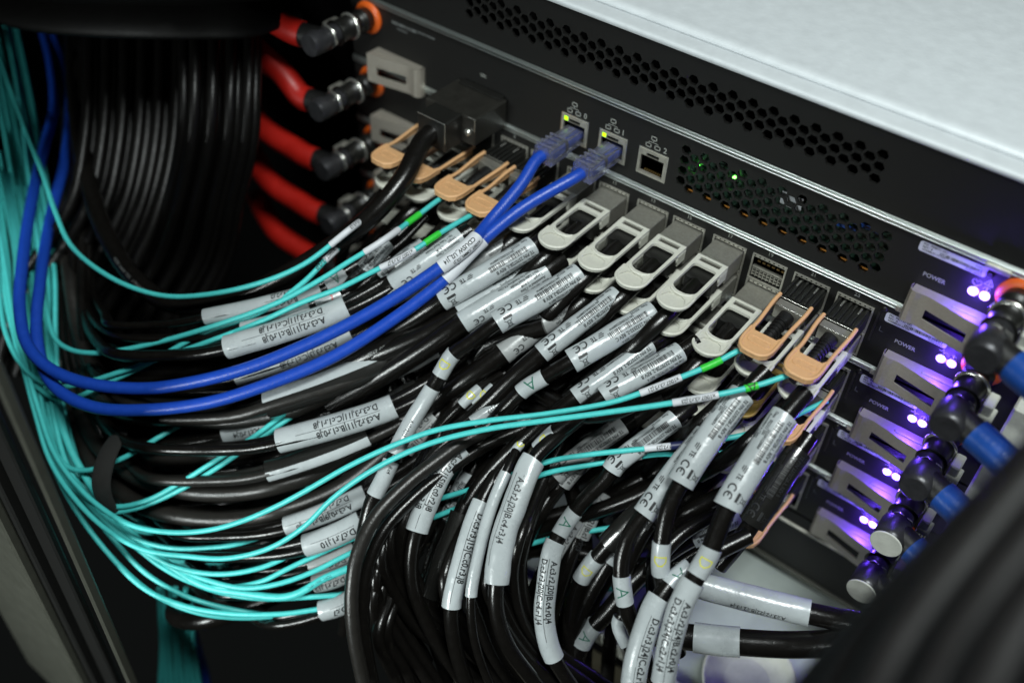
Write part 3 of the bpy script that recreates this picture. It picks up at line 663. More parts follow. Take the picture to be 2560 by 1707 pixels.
# empty port: mesh screen and contact comb inside
x = PX[2]; t = empty('port_insert', (x, 0, U1), 'bright contact comb and vent mesh inside the empty port 19', 'port insert')
mb = MB()
for r_ in range(3):
    for c_ in range(8): mb.box(x-6.1+c_*1.55, x-5.1+c_*1.55, -1.2, -0.6, U1-4.6+r_*1.35, U1-4.6+r_*1.35+0.35)
for c_ in range(9): mb.box(x-6.3+c_*1.55, x-6.05+c_*1.55, -1.1, -0.5, U1-5.0, U1-0.8)
mb.build('vent_mesh', 'cage_metal', t)
MB().box(x-6.4, x+6.4, -2.0, -0.4, U1-0.9, U1-0.4).build('card_edge', 'cage_metal', t)
mb = MB()
for c_ in range(6): mb.box(x-5.6+c_*2.0, x-4.4+c_*2.0, -3.0, -2.4, U1+0.6, U1+1.3)
mb.build('contact_comb', 'dark_gold', t)
rows = [(1, L1, PX, 'second'), (2, ZT[2]-11.6, PX, 'third'), (2, ZT[2]-23.6, PX[:9], 'fourth'), (3, ZT[3]-11.6, PX[:6], 'fifth'), (3, ZT[3]-23.6, PX[:5], 'sixth'), (4, ZT[4]-11.6, PX[:3], 'seventh')]
sd = dict(enumerate(['rightmost', 'second from the right', 'third from right, below empty port', 'fourth from the right', 'fifth from the right', 'sixth from the right', 'seventh from the right', 'below where the blue cables cross', 'by the last left tan loop', 'below the middle left tan loop', 'beside the thick black cable', 'leftmost']))
for k, zc, xs, nm in rows:
    for i, x in enumerate(xs):
        if (k, i) in ((2, 0), (3, 0), (4, 0)) and abs(zc-(ZT[k]-11.6)) < 1:
            tan_plug(x, zc, {2: 'violet-lit tan pull loop in the third port row, at its right end', 3: 'violet-lit tan pull loop at the right end of the fifth port row', 4: 'lowest tan pull loop, above the pale shelf'}[k], boot=False)
            continue
        gold = (k == 2 and i == 1 and zc > ZT[2]-20)
        grey_plug(x, zc, ('dull gold pull tab beside the violet-lit tan loop' if gold else '%s grey pull tab of the %s port row' % (sd[i], nm) if ',' not in sd[i] and sd[i][:2] not in ('be', 'by') else 'grey pull tab of the %s port row, %s' % (nm, sd[i])), 'gold_plastic' if gold else 'grey_plastic', full=(k < 3))

# big connector at the left and its thick cable
t = empty('management_connector', (-236, 0, -222), 'large flat black connector marked CEC with a thick black cable', 'connector')
MB().box(-249, -222.4, 0.5, 22, -229.0, -216.2, bev=0.6).build('housing', 'dark_metal', t)
MB().box(-243.5, -228.9, 22, 33, -229.5, -216.0, bev=0.5).build('snout', 'dark_plug', t)
MB().box(-246, -224, 0.3, 4, -216.2, -215.2, bev=0.3).build('latch_plate', 'dark_plug', t)
mb = MB(); mb.cyl((-243.3, 33.1, -215.95), (-228.7, 33.1, -215.95), 0.2, n=6); mb.cyl((-228.7, 33.1, -215.95), (-228.7, 33.1, -225), 0.14, n=6); mb.cyl((-225.7, 22.1, -216.1), (-221.9, 22.1, -216.1), 0.25, n=6); mb.cyl((-222.2, 22.1, -216.1), (-222.2, 22.1, -222), 0.16, n=6); mb.build('edge_line', 'bright_metal', t)  # thin bright metal rods along the front edges
MB().lathe((-225.5, 22, -223), (0, 1, 0), [(0, 1.5), (1, 1.5), (1.2, .8)], 14).build('thumb_screw', 'bright_metal', t)

# ================================================================== cables
CR.update({'A': (480, 680, .2551), 'B': (1000, 550, .17007), 'E': (1380, 850, .17007), 'G': (1500, 1050, .2381), 'H': (700, 1080, .2381), 'I': (1150, 1333, .2381), 'T': (1600, 700, .21259), 'U': (900, 250, .21259), 'V': (1200, 420, .21259)})
def pxy(fr, p):
    if isinstance(p[0], str): fr, p = p[0], p[1:]
    ox, oy, k = CR[fr]; return ox+p[0]*k, oy+p[1]*k
SEED = [0]
def cable(name, label, cat, fr, P, r, mt, sleeves=(), group=None, prints=(), n=12, flat=1.0, step=2.6, kind=None, twin=0.0):
    path = Path(pts(fr, P)); SEED[0] += 1
    lone = not sleeves and not prints
    if lone:
        o = sweep(path, 0, path.L[-1], lambda k: (r, r*flat), step, n).build(name, mt); return tag(o, label, cat, group, kind), path
    c = path.c[len(path.c)//2]; t = empty(name, tuple(c), label, cat, group)
    for o_ in ((twin, -twin) if twin else (0.0,)): sweep(path, 0, path.L[-1], lambda k: (r, r*flat), step, n, off=o_).build('jacket', mt, t)
    for (a_, w_, h_, size, txt, m_) in prints:
        l = path.near(*pxy(fr, a_)); wrap_print(path, l, r, r*flat, [text2(txt, size, 0, w_, 1.0)], m_, t, lift=0.03)
    for s in sleeves:
        l0 = path.near(*pxy(fr, s['a'])); l1 = path.near(*pxy(fr, s['b']))
        if l1 < l0: l0, l1 = l1, l0
        a, b = s.get('ab', (r+0.2, r+0.2)); a = max(a, r+0.28); b = max(b, r*flat+0.28); a = max(a, twin+r+0.2) if twin else a; wb = s.get('wob', 0.03); sd = SEED[0]*3.7
        o = sweep(path, l0, l1, lambda k: (a, b), 1.2, 20, wob=wb, seed=sd).build(s.get('name', 'label_sleeve'), s.get('mt', 'white_vinyl'), t)
        if s.get('label'): o['label'] = s['label']
        for item in s.get('p', ()):
            parts, pm = item[0], item[1]; nm = item[2] if len(item) > 2 else 'lettering'
            L = l1-l0
            fixed = [(f(L) if callable(f) else f) for f in parts]
            wrap_print(path, l0, a, b, fixed, pm, o, flip=s.get('flip', False), l1=l1, lift=0.06, wob=wb, seed=sd, name=nm)
    return t, path
def tx(s, size, u, v, cond=0.8, al='L', bold=0.06, rot=0): return text2(s, size, u, v, cond, al, bold, rot)
def addr(top, bot, size=3.0, u=5, sp=3.7, bold=0.12, div=True):
    size *= 1.16; bold = 0.2; u *= 0.75
    """two-line cable address with its rules"""
    def rules(L):
        return stroke2([(u-0.5, 0), (min(L-1, u+size*0.5*len(top)*0.86), 0)], 0.16)
    parts = [tx(top, size, u, sp/2, 0.86, bold=bold), rules]
    if bot: parts.append(tx(bot, size, u, -sp/2, 0.86, bold=bold))
    return [(parts, 'ink')]
def bin2(u, v, s):
    P = [stroke2([(u-s, v-s), (u+s, v+s)], .18), stroke2([(u-s, v+s), (u+s, v-s)], .18), stroke2([(u-.5*s, v+.6*s), (u-.35*s, v-.7*s), (u+.35*s, v-.7*s), (u+.5*s, v+.6*s)], .2, True), stroke2([(u-.65*s, v+.8*s), (u+.65*s, v+.8*s)], .22)]
    return join2(P)
def ce2(u, v, s):
    c = [(u+s*.5*math.cos(math.radians(q)), v+s*.5*math.sin(math.radians(q))) for q in range(60, 301, 24)]
    e = [(u+s*1.15+s*.5*math.cos(math.radians(q)), v+s*.5*math.sin(math.radians(q))) for q in range(60, 301, 24)]
    return join2([stroke2(c, s*.2), stroke2(e, s*.2), stroke2([(u+s*.65, v), (u+s*1.1, v)], s*.18)])
def te2(u, v, s): return join2([rect2(u, u+1.3*s, v+.3*s, v+.5*s), rect2(u-.25*s, u+1.05*s, v-.08*s, v+.12*s), rect2(u-.1*s, u+.8*s, v-.46*s, v-.26*s), tx('TE', 1.35*s, u+1.6*s, v, 0.85, bold=.16)])
def telabel(L=30, cray='Cray Inc. P/N 101792702, REV A', pn_='TE P/N 2370728-3, REV B', date='022123', sn='S/N 57DS9HD23080VW', sh=0.0, bar=True, logos=True, length=None, seed=4):
    """maker's label: u runs from the plug towards the cable, +v is the letter-up side"""
    P = [tx(cray, 1.55, 1.2, 3.9+sh, .74), tx(pn_, 1.9, 1.6, 1.9+sh, .82, bold=.1)]
    if bar: P += [bars2(3.5, 20, -1.3+sh, .7+sh, seed, .15)]
    P += [tx(sn, 1.35, 8, -2.2+sh, .76), tx('Date   '+date, 1.5, 1.4, -3.3+sh, .8), tx('Assembled in China', 1.5, 2.6, -4.9+sh, .8)]
    if length: P += [tx(length, 1.5, 9, -6.3+sh, .85)]
    if logos:
        P += [lambda L: bin2(L-4.0, 3.0+sh, 1.5), lambda L: rect2(L-6.0, L-2.6, .2+sh, 1.15+sh), lambda L: ce2(L-6.3, -2.4+sh, 2.5), lambda L: te2(L-14.5, -2.2+sh, 1.75)]
    return [(P, 'ink')]
def datelabel(date='021623', sh=0.0):
    P = [tx('Date   '+date+'  S/N', 1.7, 1.4, 3.6+sh, .8), tx('Assembled in China', 1.7, 2.0, 1.9+sh, .8), tx('Length      1.91M', 1.7, 2.6, .2+sh, .8), tx('No.1 Taike Road Houjie', 1.6, 3.2, -1.5+sh, .78), tx('Dongguan City GuangDong P.R.China', 1.5, 3.6, -3.1+sh, .72),
         lambda L: ce2(L-6.5, 3.0+sh, 2.0), lambda L: te2(L-12.5, 1.0+sh, 1.4), lambda L: rect2(L-6, L-3, 5+sh, 5.7+sh)]
    return [(P, 'ink')]
def hand(ch, mt_, u=None, s=3.4, rot=0):
    """handwritten letter"""
    G = {'A': [[(-.5, -.6), (0, .6), (.5, -.6)], [(-.3, -.15), (.32, -.12)]], 'D': [[(-.4, -.6), (-.42, .6)], [(-.42, .6), (.1, .55), (.45, .15), (.42, -.25), (.05, -.58), (-.4, -.6)]], 'C': [[(.45, .45), (.1, .62), (-.3, .4), (-.48, 0), (-.3, -.42), (.1, -.6), (.45, -.42)]]}[ch]
    def f(L):
        c = L/2 if u is None else u; out = []
        for st in G:
            q = [(c+s*(a*math.cos(rot)-b*math.sin(rot)), s*(a*math.sin(rot)+b*math.cos(rot))) for a, b in st]; out.append(stroke2(q, .42))
        return join2(out)
    return ([f], mt_)
NC = 'network cable'; FC = 'fibre cable'
TAG = lambda a, b, ch, mt_, r, **k: dict(a=a, b=b, ab=(r, r), name='tag', p=[hand(ch, mt_)], **k)

# ---- two blue network cables with clear plugs
def rj(x, z, parent, P0):
    cl = MB(); cl.box(x-4.0, x+4.0, -6, 9.5, z-4.6, z+1.6, bev=0.35); cl.build('plug_body', 'rj_plastic', parent)
    MB().box(x-1.6, x+1.6, 1, 11, z+1.9, z+2.5, bev=0.15).build('latch_tab', 'rj_plastic', parent)
    b = MB().box(x-4.6, x+4.6, 9.5, 21.5, z-5.2, z+2.4, bev=0.9).build('clear_boot', 'rj_plastic', parent)
    for i in range(4): MB().box(x-4.3, x+4.3, 10.6+i*2.9, 11.7+i*2.9, z+2.4, z+3.3, bev=0.3).build('boot_ridge', 'rj_plastic', b)
    MB().lathe((x, 0, z-1.4), (-0.15, 1, -0.05), [(-3, 2.1), (21, 2.2)], 16).build('core', 'blue_jacket', parent)
P = [('w', -188.5, 19, -218.6), ('w', -189.2, 24, -219.2), ('D', 1198, 422, 390), ('D', 1120, 515, 384), ('D', 1085, 556, 379), ('D', 1000, 622, 379), ('D', 860, 712, 380), ('D', 700, 793, 382), ('D', 560, 848, 384), ('D', 430, 880, 387), ('D', 330, 892, 390), ('D', 200, 880, 394), ('D', 112, 845, 400), ('D', 62, 790, 407), ('D', 45, 710, 416), ('D', 52, 600, 430), ('D', 75, 450, 458), ('D', 104, 330, 488), ('D', 124, 250, 500), ('D', 118, 150, 520), ('D', 96, 60, 540), ('D', 70, -40, 560)]
t, pth = cable('network_cable', 'bright blue network cable plugged into jack 0, upper of the two blue loops', NC, 'D', P, 2.45, 'blue_jacket', [dict(a=('B', 1060, 200), b=('B', 560, 620), ab=(3.0, 2.8), mt='white_paper', wob=0.0, p=[([tx('CDUSW_U2_J14', 2.3, 2.0, 0.2, .84, bold=.16), tx('x1007_CMM3_C3_J1', 1.7, 1.2, 2.6, .8, bold=.1)], 'ink')])], 'blue network cables', n=18)
rj(-188.5, -217.6, t, None)
P = [('w', -169.9, 19, -218.4), ('w', -170.7, 24, -219.0), ('D', 1200, 478, 383), ('D', 1100, 560, 382), ('D', 1012, 650, 383), ('D', 900, 735, 384), ('D', 760, 822, 385), ('D', 600, 888, 386), ('D', 480, 924, 388), ('D', 340, 941, 390), ('D', 220, 936, 395), ('D', 142, 902, 400), ('D', 102, 850, 407), ('D', 84, 760, 416), ('D', 92, 650, 430), ('D', 116, 500, 462), ('D', 146, 380, 482), ('D', 160, 270, 500), ('D', 148, 170, 520), ('D', 118, 60, 540), ('D', 95, -40, 560)]
t, _ = cable('network_cable', 'bright blue network cable plugged into jack 1, lower of the two blue loops', NC, 'D', P, 2.45, 'blue_jacket', [dict(a=('D', 1105, 553), b=('D', 1020, 640), ab=(2.9, 2.7), mt='white_paper', wob=0.0, p=[([tx('CDUSW_U2_J18', 2.0, 1.5, 0, .84, bold=.12)], 'ink')])], 'blue network cables', n=18)
rj(-169.9, -217.2, t, None)
# thick black cable of the big connector
cable('management_cable', 'thick black cable sagging from the large CEC connector', 'cable', 'D', [('w', -236, 30, -223), ('w', -237, 36, -224.5), ('D', 925, 412, 402), ('D', 860, 490, 400), ('D', 760, 568, 404), ('D', 640, 640, 410), ('D', 520, 690, 416), ('D', 400, 700, 424), ('D', 310, 640, 432), ('D', 235, 520, 446), ('D', 195, 380, 464), ('D', 175, 250, 490), ('D', 165, 80, 530)], 4.1, 'black_pvc', prints=[(('D', 345, 675), 0, 0, 1.7, 'E119932-T   (UL)  AWM  20276', 'faint_print')], n=18)

# ---- teal fibre cables: paths in overview pixels, last number = distance
TR = 1.06
def fibre(label, P, green=None, white=None, txt='', ch=None, fr='D', extra=()):
    s = []
    if green: s.append(dict(a=green[0], b=green[1], ab=(TR+.12, TR+.12), mt='green_tape', name='green_tape', wob=0, p=[hand(ch, 'ink')] if ch else []))
    if white: s.append(dict(a=white[0], b=white[1], ab=(TR+.22, TR+.22), mt='white_paper', wob=0, p=[([tx(txt, 1.95, 1.0, 0.15, .95, bold=.09)], 'ink')] if txt else []))
    s += list(extra)
    return cable('fibre_cable', label, FC, fr, P, TR, 'teal_jacket', s, 'thin teal fibre cables', n=10, step=3)
UPL = lambda j, d=450: [(70+j*0.9, 620, d+8), (40+j, 430, d+35), (18+j, 250, d+65), (-10+j, 90, d+95), (-40+j, -40, d+120)]
fibre('teal fibre cable from port 3, hanging highest of all in one wide free sag', [('w', -238, 40, -245), (944, 415, 417), (870, 475, 408), (835, 503, 400), (800, 530, 393), (700, 606, 396), (600, 649, 400), (480, 676, 404), (380, 680, 408), (290, 655, 412), (212, 610, 418), (160, 560, 426), (128, 490, 436), (98, 400, 456), (60, 300, 480), (20, 190, 505), (-20, 80, 530)], (('U', 300, 1190), ('U', 175, 1300)), (('U', 95, 1370), ('D', 757, 563)), 'x1007.c3.r3.j3')
fibre('second green-taped teal fibre cable from the left, with a blank white wrap', [('w', -220, 40, -245), (1025, 450, 409), (945, 506, 398), (875, 556, 388), (800, 602, 389), (740, 640, 391), (640, 694, 394), (520, 739, 398), (400, 776, 403), (300, 800, 408), (220, 811, 414), (160, 802, 420), (122, 770, 428)]+UPL(30, 440), (('U', 690, 1370), ('U', 545, 1470)), (('D', 915, 532), ('D', 835, 582)))
fibre('teal fibre cable from port 7, its white wrap printed r3.j7', [('w', -203.5, 40, -245), (1095, 490, 402), (1020, 530, 392), (930, 588, 385), (860, 622, 386), (780, 662, 388), (700, 692, 391), (600, 738, 395), (480, 784, 399), (360, 826, 404), (270, 856, 408), (190, 880, 415), (125, 888, 420), (60, 850, 427), (15, 770, 436), (0, 690, 446), (-15, 500, 465), (-40, 300, 490)], (('B', 600, 200), ('B', 395, 330)), (('B', 215, 430), ('D', 880, 612)), 'x1007.c3.r3.j7')
fibre('teal fibre cable with a short white wrap crossing under the one from port 3', [(880, 470, 410), (842, 505, 408), (800, 548, 404), (755, 590, 399), (700, 646, 397), (600, 716, 399), (470, 764, 403), (330, 840, 408), (240, 882, 413), (160, 916, 420), (100, 900, 427), (50, 830, 436), (22, 700, 450), (8, 520, 472), (-20, 300, 500)], (('D', 850, 545), ('D', 832, 572)), (('D', 775, 568), ('D', 742, 603)), 'x1007.c3.r2.j3')
a1 = [(1565, 866, 352), (1470, 903, 354), (1400, 925, 355), (1250, 951, 358), (1120, 966, 361), (1000, 988, 364), (900, 1024, 368), (800, 1071, 372), (700, 1128, 376), (640, 1160, 379), (560, 1195, 382), (480, 1217, 385), (390, 1222, 389), (300, 1205, 394), (225, 1160, 399), (165, 1100, 405), (122, 1035, 412), (92, 950, 420), (60, 840, 430), (30, 720, 442), (10, 600, 455), (-20, 400, 480)]
fibre('teal fibre cable from port 21, upper of the two long crossing strands', [('w', -80.5, 40, -245), (1704, 803, 351), (1640, 835, 351)]+a1, (('T', 950, 920), ('T', 750, 1020)), (('T', 500, 1130), ('D', 1468, 904)), 'x1007.c3.r3.j21')
fibre('teal fibre cable from port 23 with a letter A on its green tape', [('w', -63.5, 40, -245), (1830, 856, 344), (1740, 885, 343), (1650, 906, 342), (1545, 925, 346), (1400, 946, 350), (1250, 966, 354), (1120, 985, 358), (1000, 1014, 362), (900, 1055, 366), (820, 1102, 371), (760, 1148, 375), (700, 1208, 379), (620, 1258, 383), (520, 1282, 387), (430, 1277, 391), (330, 1262, 395), (240, 1212, 401), (160, 1130, 408), (112, 1050, 416), (84, 960, 424), (55, 850, 434), (30, 760, 444), (22, 640, 458), (-5, 420, 485)], (('T', 1400, 1220), ('T', 1195, 1290)), (('T', 940, 1350), ('T', 370, 1460)), 'x1007.c3.r3.j23', 'A')
fibre('teal fibre cable with the white wrap ending r2.j23', [(1900, 920, 376), (1740, 990, 372), (1600, 1017, 370), (1480, 1030, 370), (1350, 1044, 372), (1250, 1062, 375), (1130, 1108, 381), (1000, 1148, 388), (900, 1182, 394), (800, 1215, 398), (700, 1258, 396), (600, 1303, 396), (500, 1318, 398), (400, 1300, 402), (300, 1243, 407), (205, 1160, 412), (142, 1070, 419), (104, 980, 427), (78, 860, 438), (60, 740, 450), (50, 600, 464), (20, 400, 490)], (('G', 1040, 120), ('G', 935, 150)), (('G', 940, 260), ('G', 450, 300)), 'x1007.c3.r2.j23', extra=[dict(a=('G', 930, 170), b=('G', 720, 230), ab=(1.5, 1.5), mt='navy_boot', name='dark_sleeve', wob=0)])
fibre('teal fibre cable with a blank white wrap directly below the r2.j23 one', [(1720, 1020, 380), (1600, 1050, 378), (1530, 1042, 376), (1430, 1054, 377), (1340, 1070, 378), (1260, 1085, 380), (1140, 1132, 386), (1000, 1186, 392), (900, 1226, 396), (800, 1272, 396), (720, 1312, 394), (640, 1340, 394), (560, 1350, 396), (470, 1330, 400), (380, 1290, 405), (290, 1230, 410), (200, 1140, 415), (135, 1050, 422), (98, 930, 431), (84, 800, 443), (76, 650, 458), (40, 430, 486)], None, (('G', 420, 390), ('G', 135, 400)))
fibre('teal fibre cable with green tape deep below the labelled black cables', [(1720, 1140, 392), (1650, 1158, 392), (1570, 1180, 392), (1500, 1195, 393), (1430, 1207, 394), (1340, 1222, 396), (1250, 1240, 400), (1100, 1286, 408), (950, 1330, 410), (800, 1362, 402), (700, 1371, 399), (600, 1374, 399), (500, 1358, 402), (410, 1322, 406), (330, 1270, 410), (250, 1200, 415), (180, 1110, 421), (128, 1010, 428), (104, 880, 440), (98, 700, 456), (66, 450, 486)], (('G', 970, 960), ('G', 850, 1000)), (('G', 290, 1100), ('G', 195, 1130)), 'A')
fibre('lowest teal fibre cable at the bottom centre, passing a small lime dot', [(1620, 1310, 420), (1540, 1330, 420), (1460, 1346, 421), (1380, 1354, 422), (1300, 1358, 424), (1180, 1350, 426), (1050, 1370, 424), (900, 1400, 414), (800, 1390, 404), (650, 1409, 398), (520, 1408, 400), (420, 1390, 403), (330, 1350, 407), (250, 1272, 411), (175, 1170, 416), (118, 1050, 423), (78, 920, 432), (42, 780, 444), (14, 620, 460), (-20, 400, 486)])
for k, (lb, P) in enumerate([
    ('upper teal strand of the pair rising to vanish under the dark film sleeve', [(760, 880, 412), (650, 953, 402), (590, 998, 400), (510, 1048, 400), (420, 1105, 402), (340, 1148, 404), (270, 1163, 407), (205, 1148, 411), (150, 1098, 416), (112, 1020, 422), (70, 900, 432), (40, 760, 444), (35, 600, 460), (0, 400, 486)]),
    ('lower teal strand of the pair rising to vanish under the dark film sleeve', [(770, 890, 414), (665, 960, 404), (600, 1004, 402), (520, 1060, 402), (430, 1116, 404), (345, 1156, 406), (290, 1172, 408), (240, 1174, 411), (190, 1140, 415), (140, 1070, 420), (95, 970, 427), (62, 850, 437), (50, 700, 451), (35, 540, 468), (0, 350, 492)]),
    ('short visible teal fibre cable emerging left of the black strap', [(470, 950, 425), (385, 992, 410), (300, 1043, 408), (240, 1069, 410), (195, 1080, 413), (152, 1070, 417), (118, 1020, 422), (96, 930, 430), (88, 800, 442), (90, 640, 458), (60, 430, 486)]),
    ('teal fibre cable diving steeply behind the dull sleeve at the lower middle', [(800, 1000, 425), (730, 1085, 418), (690, 1150, 410), (640, 1210, 404), (560, 1245, 402), (470, 1258, 403), (380, 1256, 405), (300, 1230, 408), (225, 1170, 412), (160, 1080, 418), (125, 960, 427), (110, 800, 441), (112, 640, 458), (85, 430, 488)]),
    ('teal fibre cable climbing through the gap below the black loop, printed jacket', [(800, 1305, 394), (740, 1330, 394), (690, 1360, 394), (650, 1371, 395), (560, 1362, 398), (470, 1345, 401), (400, 1305, 404), (330, 1250, 408), (270, 1190, 412), (200, 1100, 418), (150, 1000, 425), (120, 860, 437), (105, 700, 452), (80, 480, 480), (40, 300, 505)]),
    ('teal fibre cable just above the printed one at the bottom loop', [(820, 1232, 396), (740, 1268, 396), (660, 1306, 396), (600, 1335, 397), (520, 1348, 399), (450, 1340, 402), (370, 1300, 406), (300, 1240, 410), (230, 1150, 415), (170, 1050, 421), (140, 940, 430), (128, 780, 444), (125, 620, 460), (95, 420, 488)]),
    ('outermost teal fibre cable of the left loop, nearest the cabinet frame', [(920, 1392, 430), (820, 1388, 416), (700, 1406, 408), (560, 1418, 406), (450, 1405, 405), (350, 1362, 407), (262, 1285, 411), (190, 1195, 415), (130, 1090, 421), (88, 960, 430), (50, 830, 440), (15, 700, 452), (2, 560, 466), (-30, 380, 490)]),
    ('teal fibre cable second from outside of the lower left loop', [(900, 1370, 440), (800, 1385, 424), (660, 1412, 416), (540, 1400, 412), (430, 1370, 410), (340, 1320, 411), (270, 1250, 413), (200, 1160, 417), (140, 1060, 423), (102, 950, 431), (72, 820, 442), (45, 660, 458), (22, 500, 475), (-20, 320, 500)]),
    ]):
    cable('fibre_cable', lb, FC, 'D', P, TR*(1.5 if 'printed jacket' in lb else 1), 'teal_jacket', (), 'thin teal fibre cables', n=10, step=3) if k != 4 else cable('fibre_cable', lb, FC, 'D', P, TR*1.45, 'teal_jacket', (), 'thin teal fibre cables', prints=[(('D', 765, 1318), .2, 0, 1.5, 'TOFC 2021 HPC', 'teal_print')], n=10, step=3)
rr = random.Random(5)
for k in range(12):
    j = rr.uniform(0, 1); o = rr.uniform(-8, 8); d = rr.uniform(8, 26)
    e = [(640+rr.uniform(-60, 80), 1300+rr.uniform(-60, 60), 425+d), (520+o, 1330+rr.uniform(-50, 30), 420+d)] if k % 2 else [(430+o, 1180+40*j, 425+d), (330+o, 1195+30*j, 418+d)]
    P = e+[(350+o-60*j, 1280-40*j, 416+d) if k % 2 else (250+o, 1165+20*j, 417+d), (190+o+20*j, 1120+30*j, 418+d), (135+o+20*j, 1000, 424+d), (92+o+35*j, 860, 434+d), (62+o+60*j, 720, 446+d), (48+o+70*j, 560, 462+d), (22+o+75*j, 380, 488+d), (-12+o+75*j, 200, 515+d), (-50+o+75*j, 20, 545+d)]
    cable('fibre_cable', 'teal fibre cable in the thick strand of the left bundle beside the blue cables', FC, 'D', P, TR, 'teal_jacket', (), 'teal fibre cables of the left bundle', n=8, step=4)
for k in range(8):
    x0 = 370+k*10.5
    cable('fibre_cable', '%s teal fibre cable of the blurred strand hanging down at bottom left' % (['leftmost', 'second', 'third', 'fourth', 'fifth', 'sixth', 'seventh', 'rightmost'][k]), FC, 'D', [(x0+rr.uniform(-10, 6), 1350, 455+rr.uniform(-8, 8)), (x0-2, 1420, 470), (x0+rr.uniform(-3, 3), 1480, 490), (x0+8*(k-3)/4+4, 1560, 515), (x0+18*(k-3)/4+8, 1640, 540)], 1.25, 'teal_jacket', (), 'teal fibre cables hanging down at the bottom', n=8, step=4)
cable('network_cable', 'short blurred bit of blue cable hanging at the bottom left beside the teal strand', NC, 'D', [(440, 1440, 500), (455, 1500, 520), (468, 1540, 535), (478, 1620, 560)], 2.6, 'blue_jacket', n=12)

# ---- black cables of the left loop, each with its label sleeve
SP = [(1430, 575), (1400, 500), (1340, 420), (1240, 330), (1110, 250), (980, 182), (850, 142), (700, 126), (500, 130), (250, 150), (60, 150)]
def spine(y):
    for (ya, xa), (yb, xb) in zip(SP, SP[1:]):
        if yb <= y <= ya: return xa+(xb-xa)*(ya-y)/(ya-yb)
    return SP[0][1] if y > SP[0][0] else SP[-1][1]
def loop_tail(xl, yl, d, off, dx=110, sag=22):
    P = [(xl-dx*.5, yl+sag*.55, d+2), (xl-dx, yl+sag*.8, d+5)]
    yy = yl+sag*0.2
    xs = spine(yy)+off
    if xl-dx-xs > 150: P.append(((xl-dx+xs)/2-20, yl+sag*.9, d+9))
    P.append((min(xs+45, xl-dx-45), yy-5, d+24)); y = yy-90
    while y > 40: P.append((spine(y)+off+12, y, d+44+max(0, (900-y))*0.09)); y -= 170
    return P
def black(label, R, L, a, b, d, pr, mt='white_vinyl', off=40, ext=((110, -60), (220, -135)), r=None, tags=(), sag=22, jm='black_pvc', extra=(), de=4):
    P = [(R[0]+dx, R[1]+dy, d+de*(i+1)) for i, (dx, dy) in reversed(list(enumerate(ext)))]+[(R[0], R[1], d), ((R[0]+L[0])/2, (R[1]+L[1])/2+5, d), (L[0], L[1], d+1)]+loop_tail(L[0], L[1], d+1, off, sag=sag)
    sl = [dict(a=('D',)+tuple(R), b=('D',)+tuple(L), ab=(a, b), mt=mt, p=pr)] if pr is not None else []
    return cable('copper_cable', label, NC, 'D', P, (a+b)*0.25, jm, sl+list(tags)+list(extra), 'black cables with label sleeves in the left loop', n=12, twin=a*0.46)
black('black cable whose sleeve reads B.c3.r2.j2, highest sleeve of the left loop', (734, 662), (471, 728), 3.3, 3.1, 400, addr('B.c3.r2.j2', 'C.c3.r2.j2', 2.6, 12), off=70, ext=((70, -38), (170, -100), (240, -170)), tags=[TAG(('A', 1500, 30), ('A', 1310, 90), 'A', 'green_ink', 3.0)])
black('black cable with a handwritten red C on its tag', (711, 707), (558, 756), 3.1, 3.0, 399, addr('D.c3.r2.j4', None, 2.4, 6), off=60, ext=((70, -30), (190, -110)), tags=[TAG(('A', 1440, 240), ('A', 1215, 310), 'C', 'red_ink', 3.1)])
black('black cable with the big glossy sleeve just above the blue cables', (796, 706), (521, 797), 4.7, 4.4, 391, addr('A.c3.r2.j11|B.c1.r0.j8', 'D.c3.r3.j11|C.c1.r1.j8', 3.0, 11.5, 3.9), off=55, r=3.4)
black('black cable whose sleeve peeks out between the two blue cables', (806, 768), (544, 865), 4.0, 3.6, 404, addr('A.c3.r3.j3|C.c1.r3.j8', None, 3.0, 8), off=48)
STRIP = lambda v0, v1: [([lambda L: rect2(0.1, L-0.1, v0, v1, 6, 24)], 'white_vinyl', 'label_strip')]
black('black cable in dark film with a narrow white strip, under the lower blue cable', (851, 790), (660, 875), 4.3, 4.0, 400, STRIP(-5.0, -1.5), 'film_black', off=44)
black('black cable in dark film with a creased white strip along its upper half', (888, 828), (614, 930), 5.6, 4.6, 396, STRIP(-6.5, -0.6), 'film_black', off=34, r=4.3, jm='worn_lit_pvc', sag=34)
black('black cable whose sleeve end reads r0.j4 under the teal pair', (640, 962), (514, 994), 3.9, 3.4, 409, addr('A.c1.r0.j4', None, 2.8, 10), 'white_vinyl', off=40, ext=((90, -40), (200, -90)))
black('black cable with the second big sleeve reading A.c3.r2.j11, below the film sleeves', (905, 932), (641, 1012), 4.9, 4.4, 388, addr('A.c3.r2.j11|B.c1.r0.j8', 'D.c3.r3.j11|C.c1.r1.j8', 3.0, 7.5, 3.9), off=38, r=3.6)
black('black cable in dark film with a thin white edge below the second big sleeve', (845, 1000), (616, 1082), 4.6, 4.0, 397, STRIP(0.6, 4.6), 'film_black', off=34, r=3.7, jm='worn_lit_pvc')
black('black cable with the crumpled dull sleeve reading B.c1.r0.j8', (840, 1135), (658, 1208), 4.1, 3.8, 396, addr('A.c3.r0.j9|B.c1.r0.j8', 'D.c7.r1.j2', 2.9, 8), 'white_vinyl', off=30, ext=((90, -50), (190, -120)))
black('black cable with the sleeve reading D.c7.r1.j10', (830, 1198), (702, 1252), 4.6, 4.2, 394, addr('D.c7.r1.j10', None, 3.2, 4, bold=.14), off=26, ext=((80, -50), (170, -120)), r=3.6)
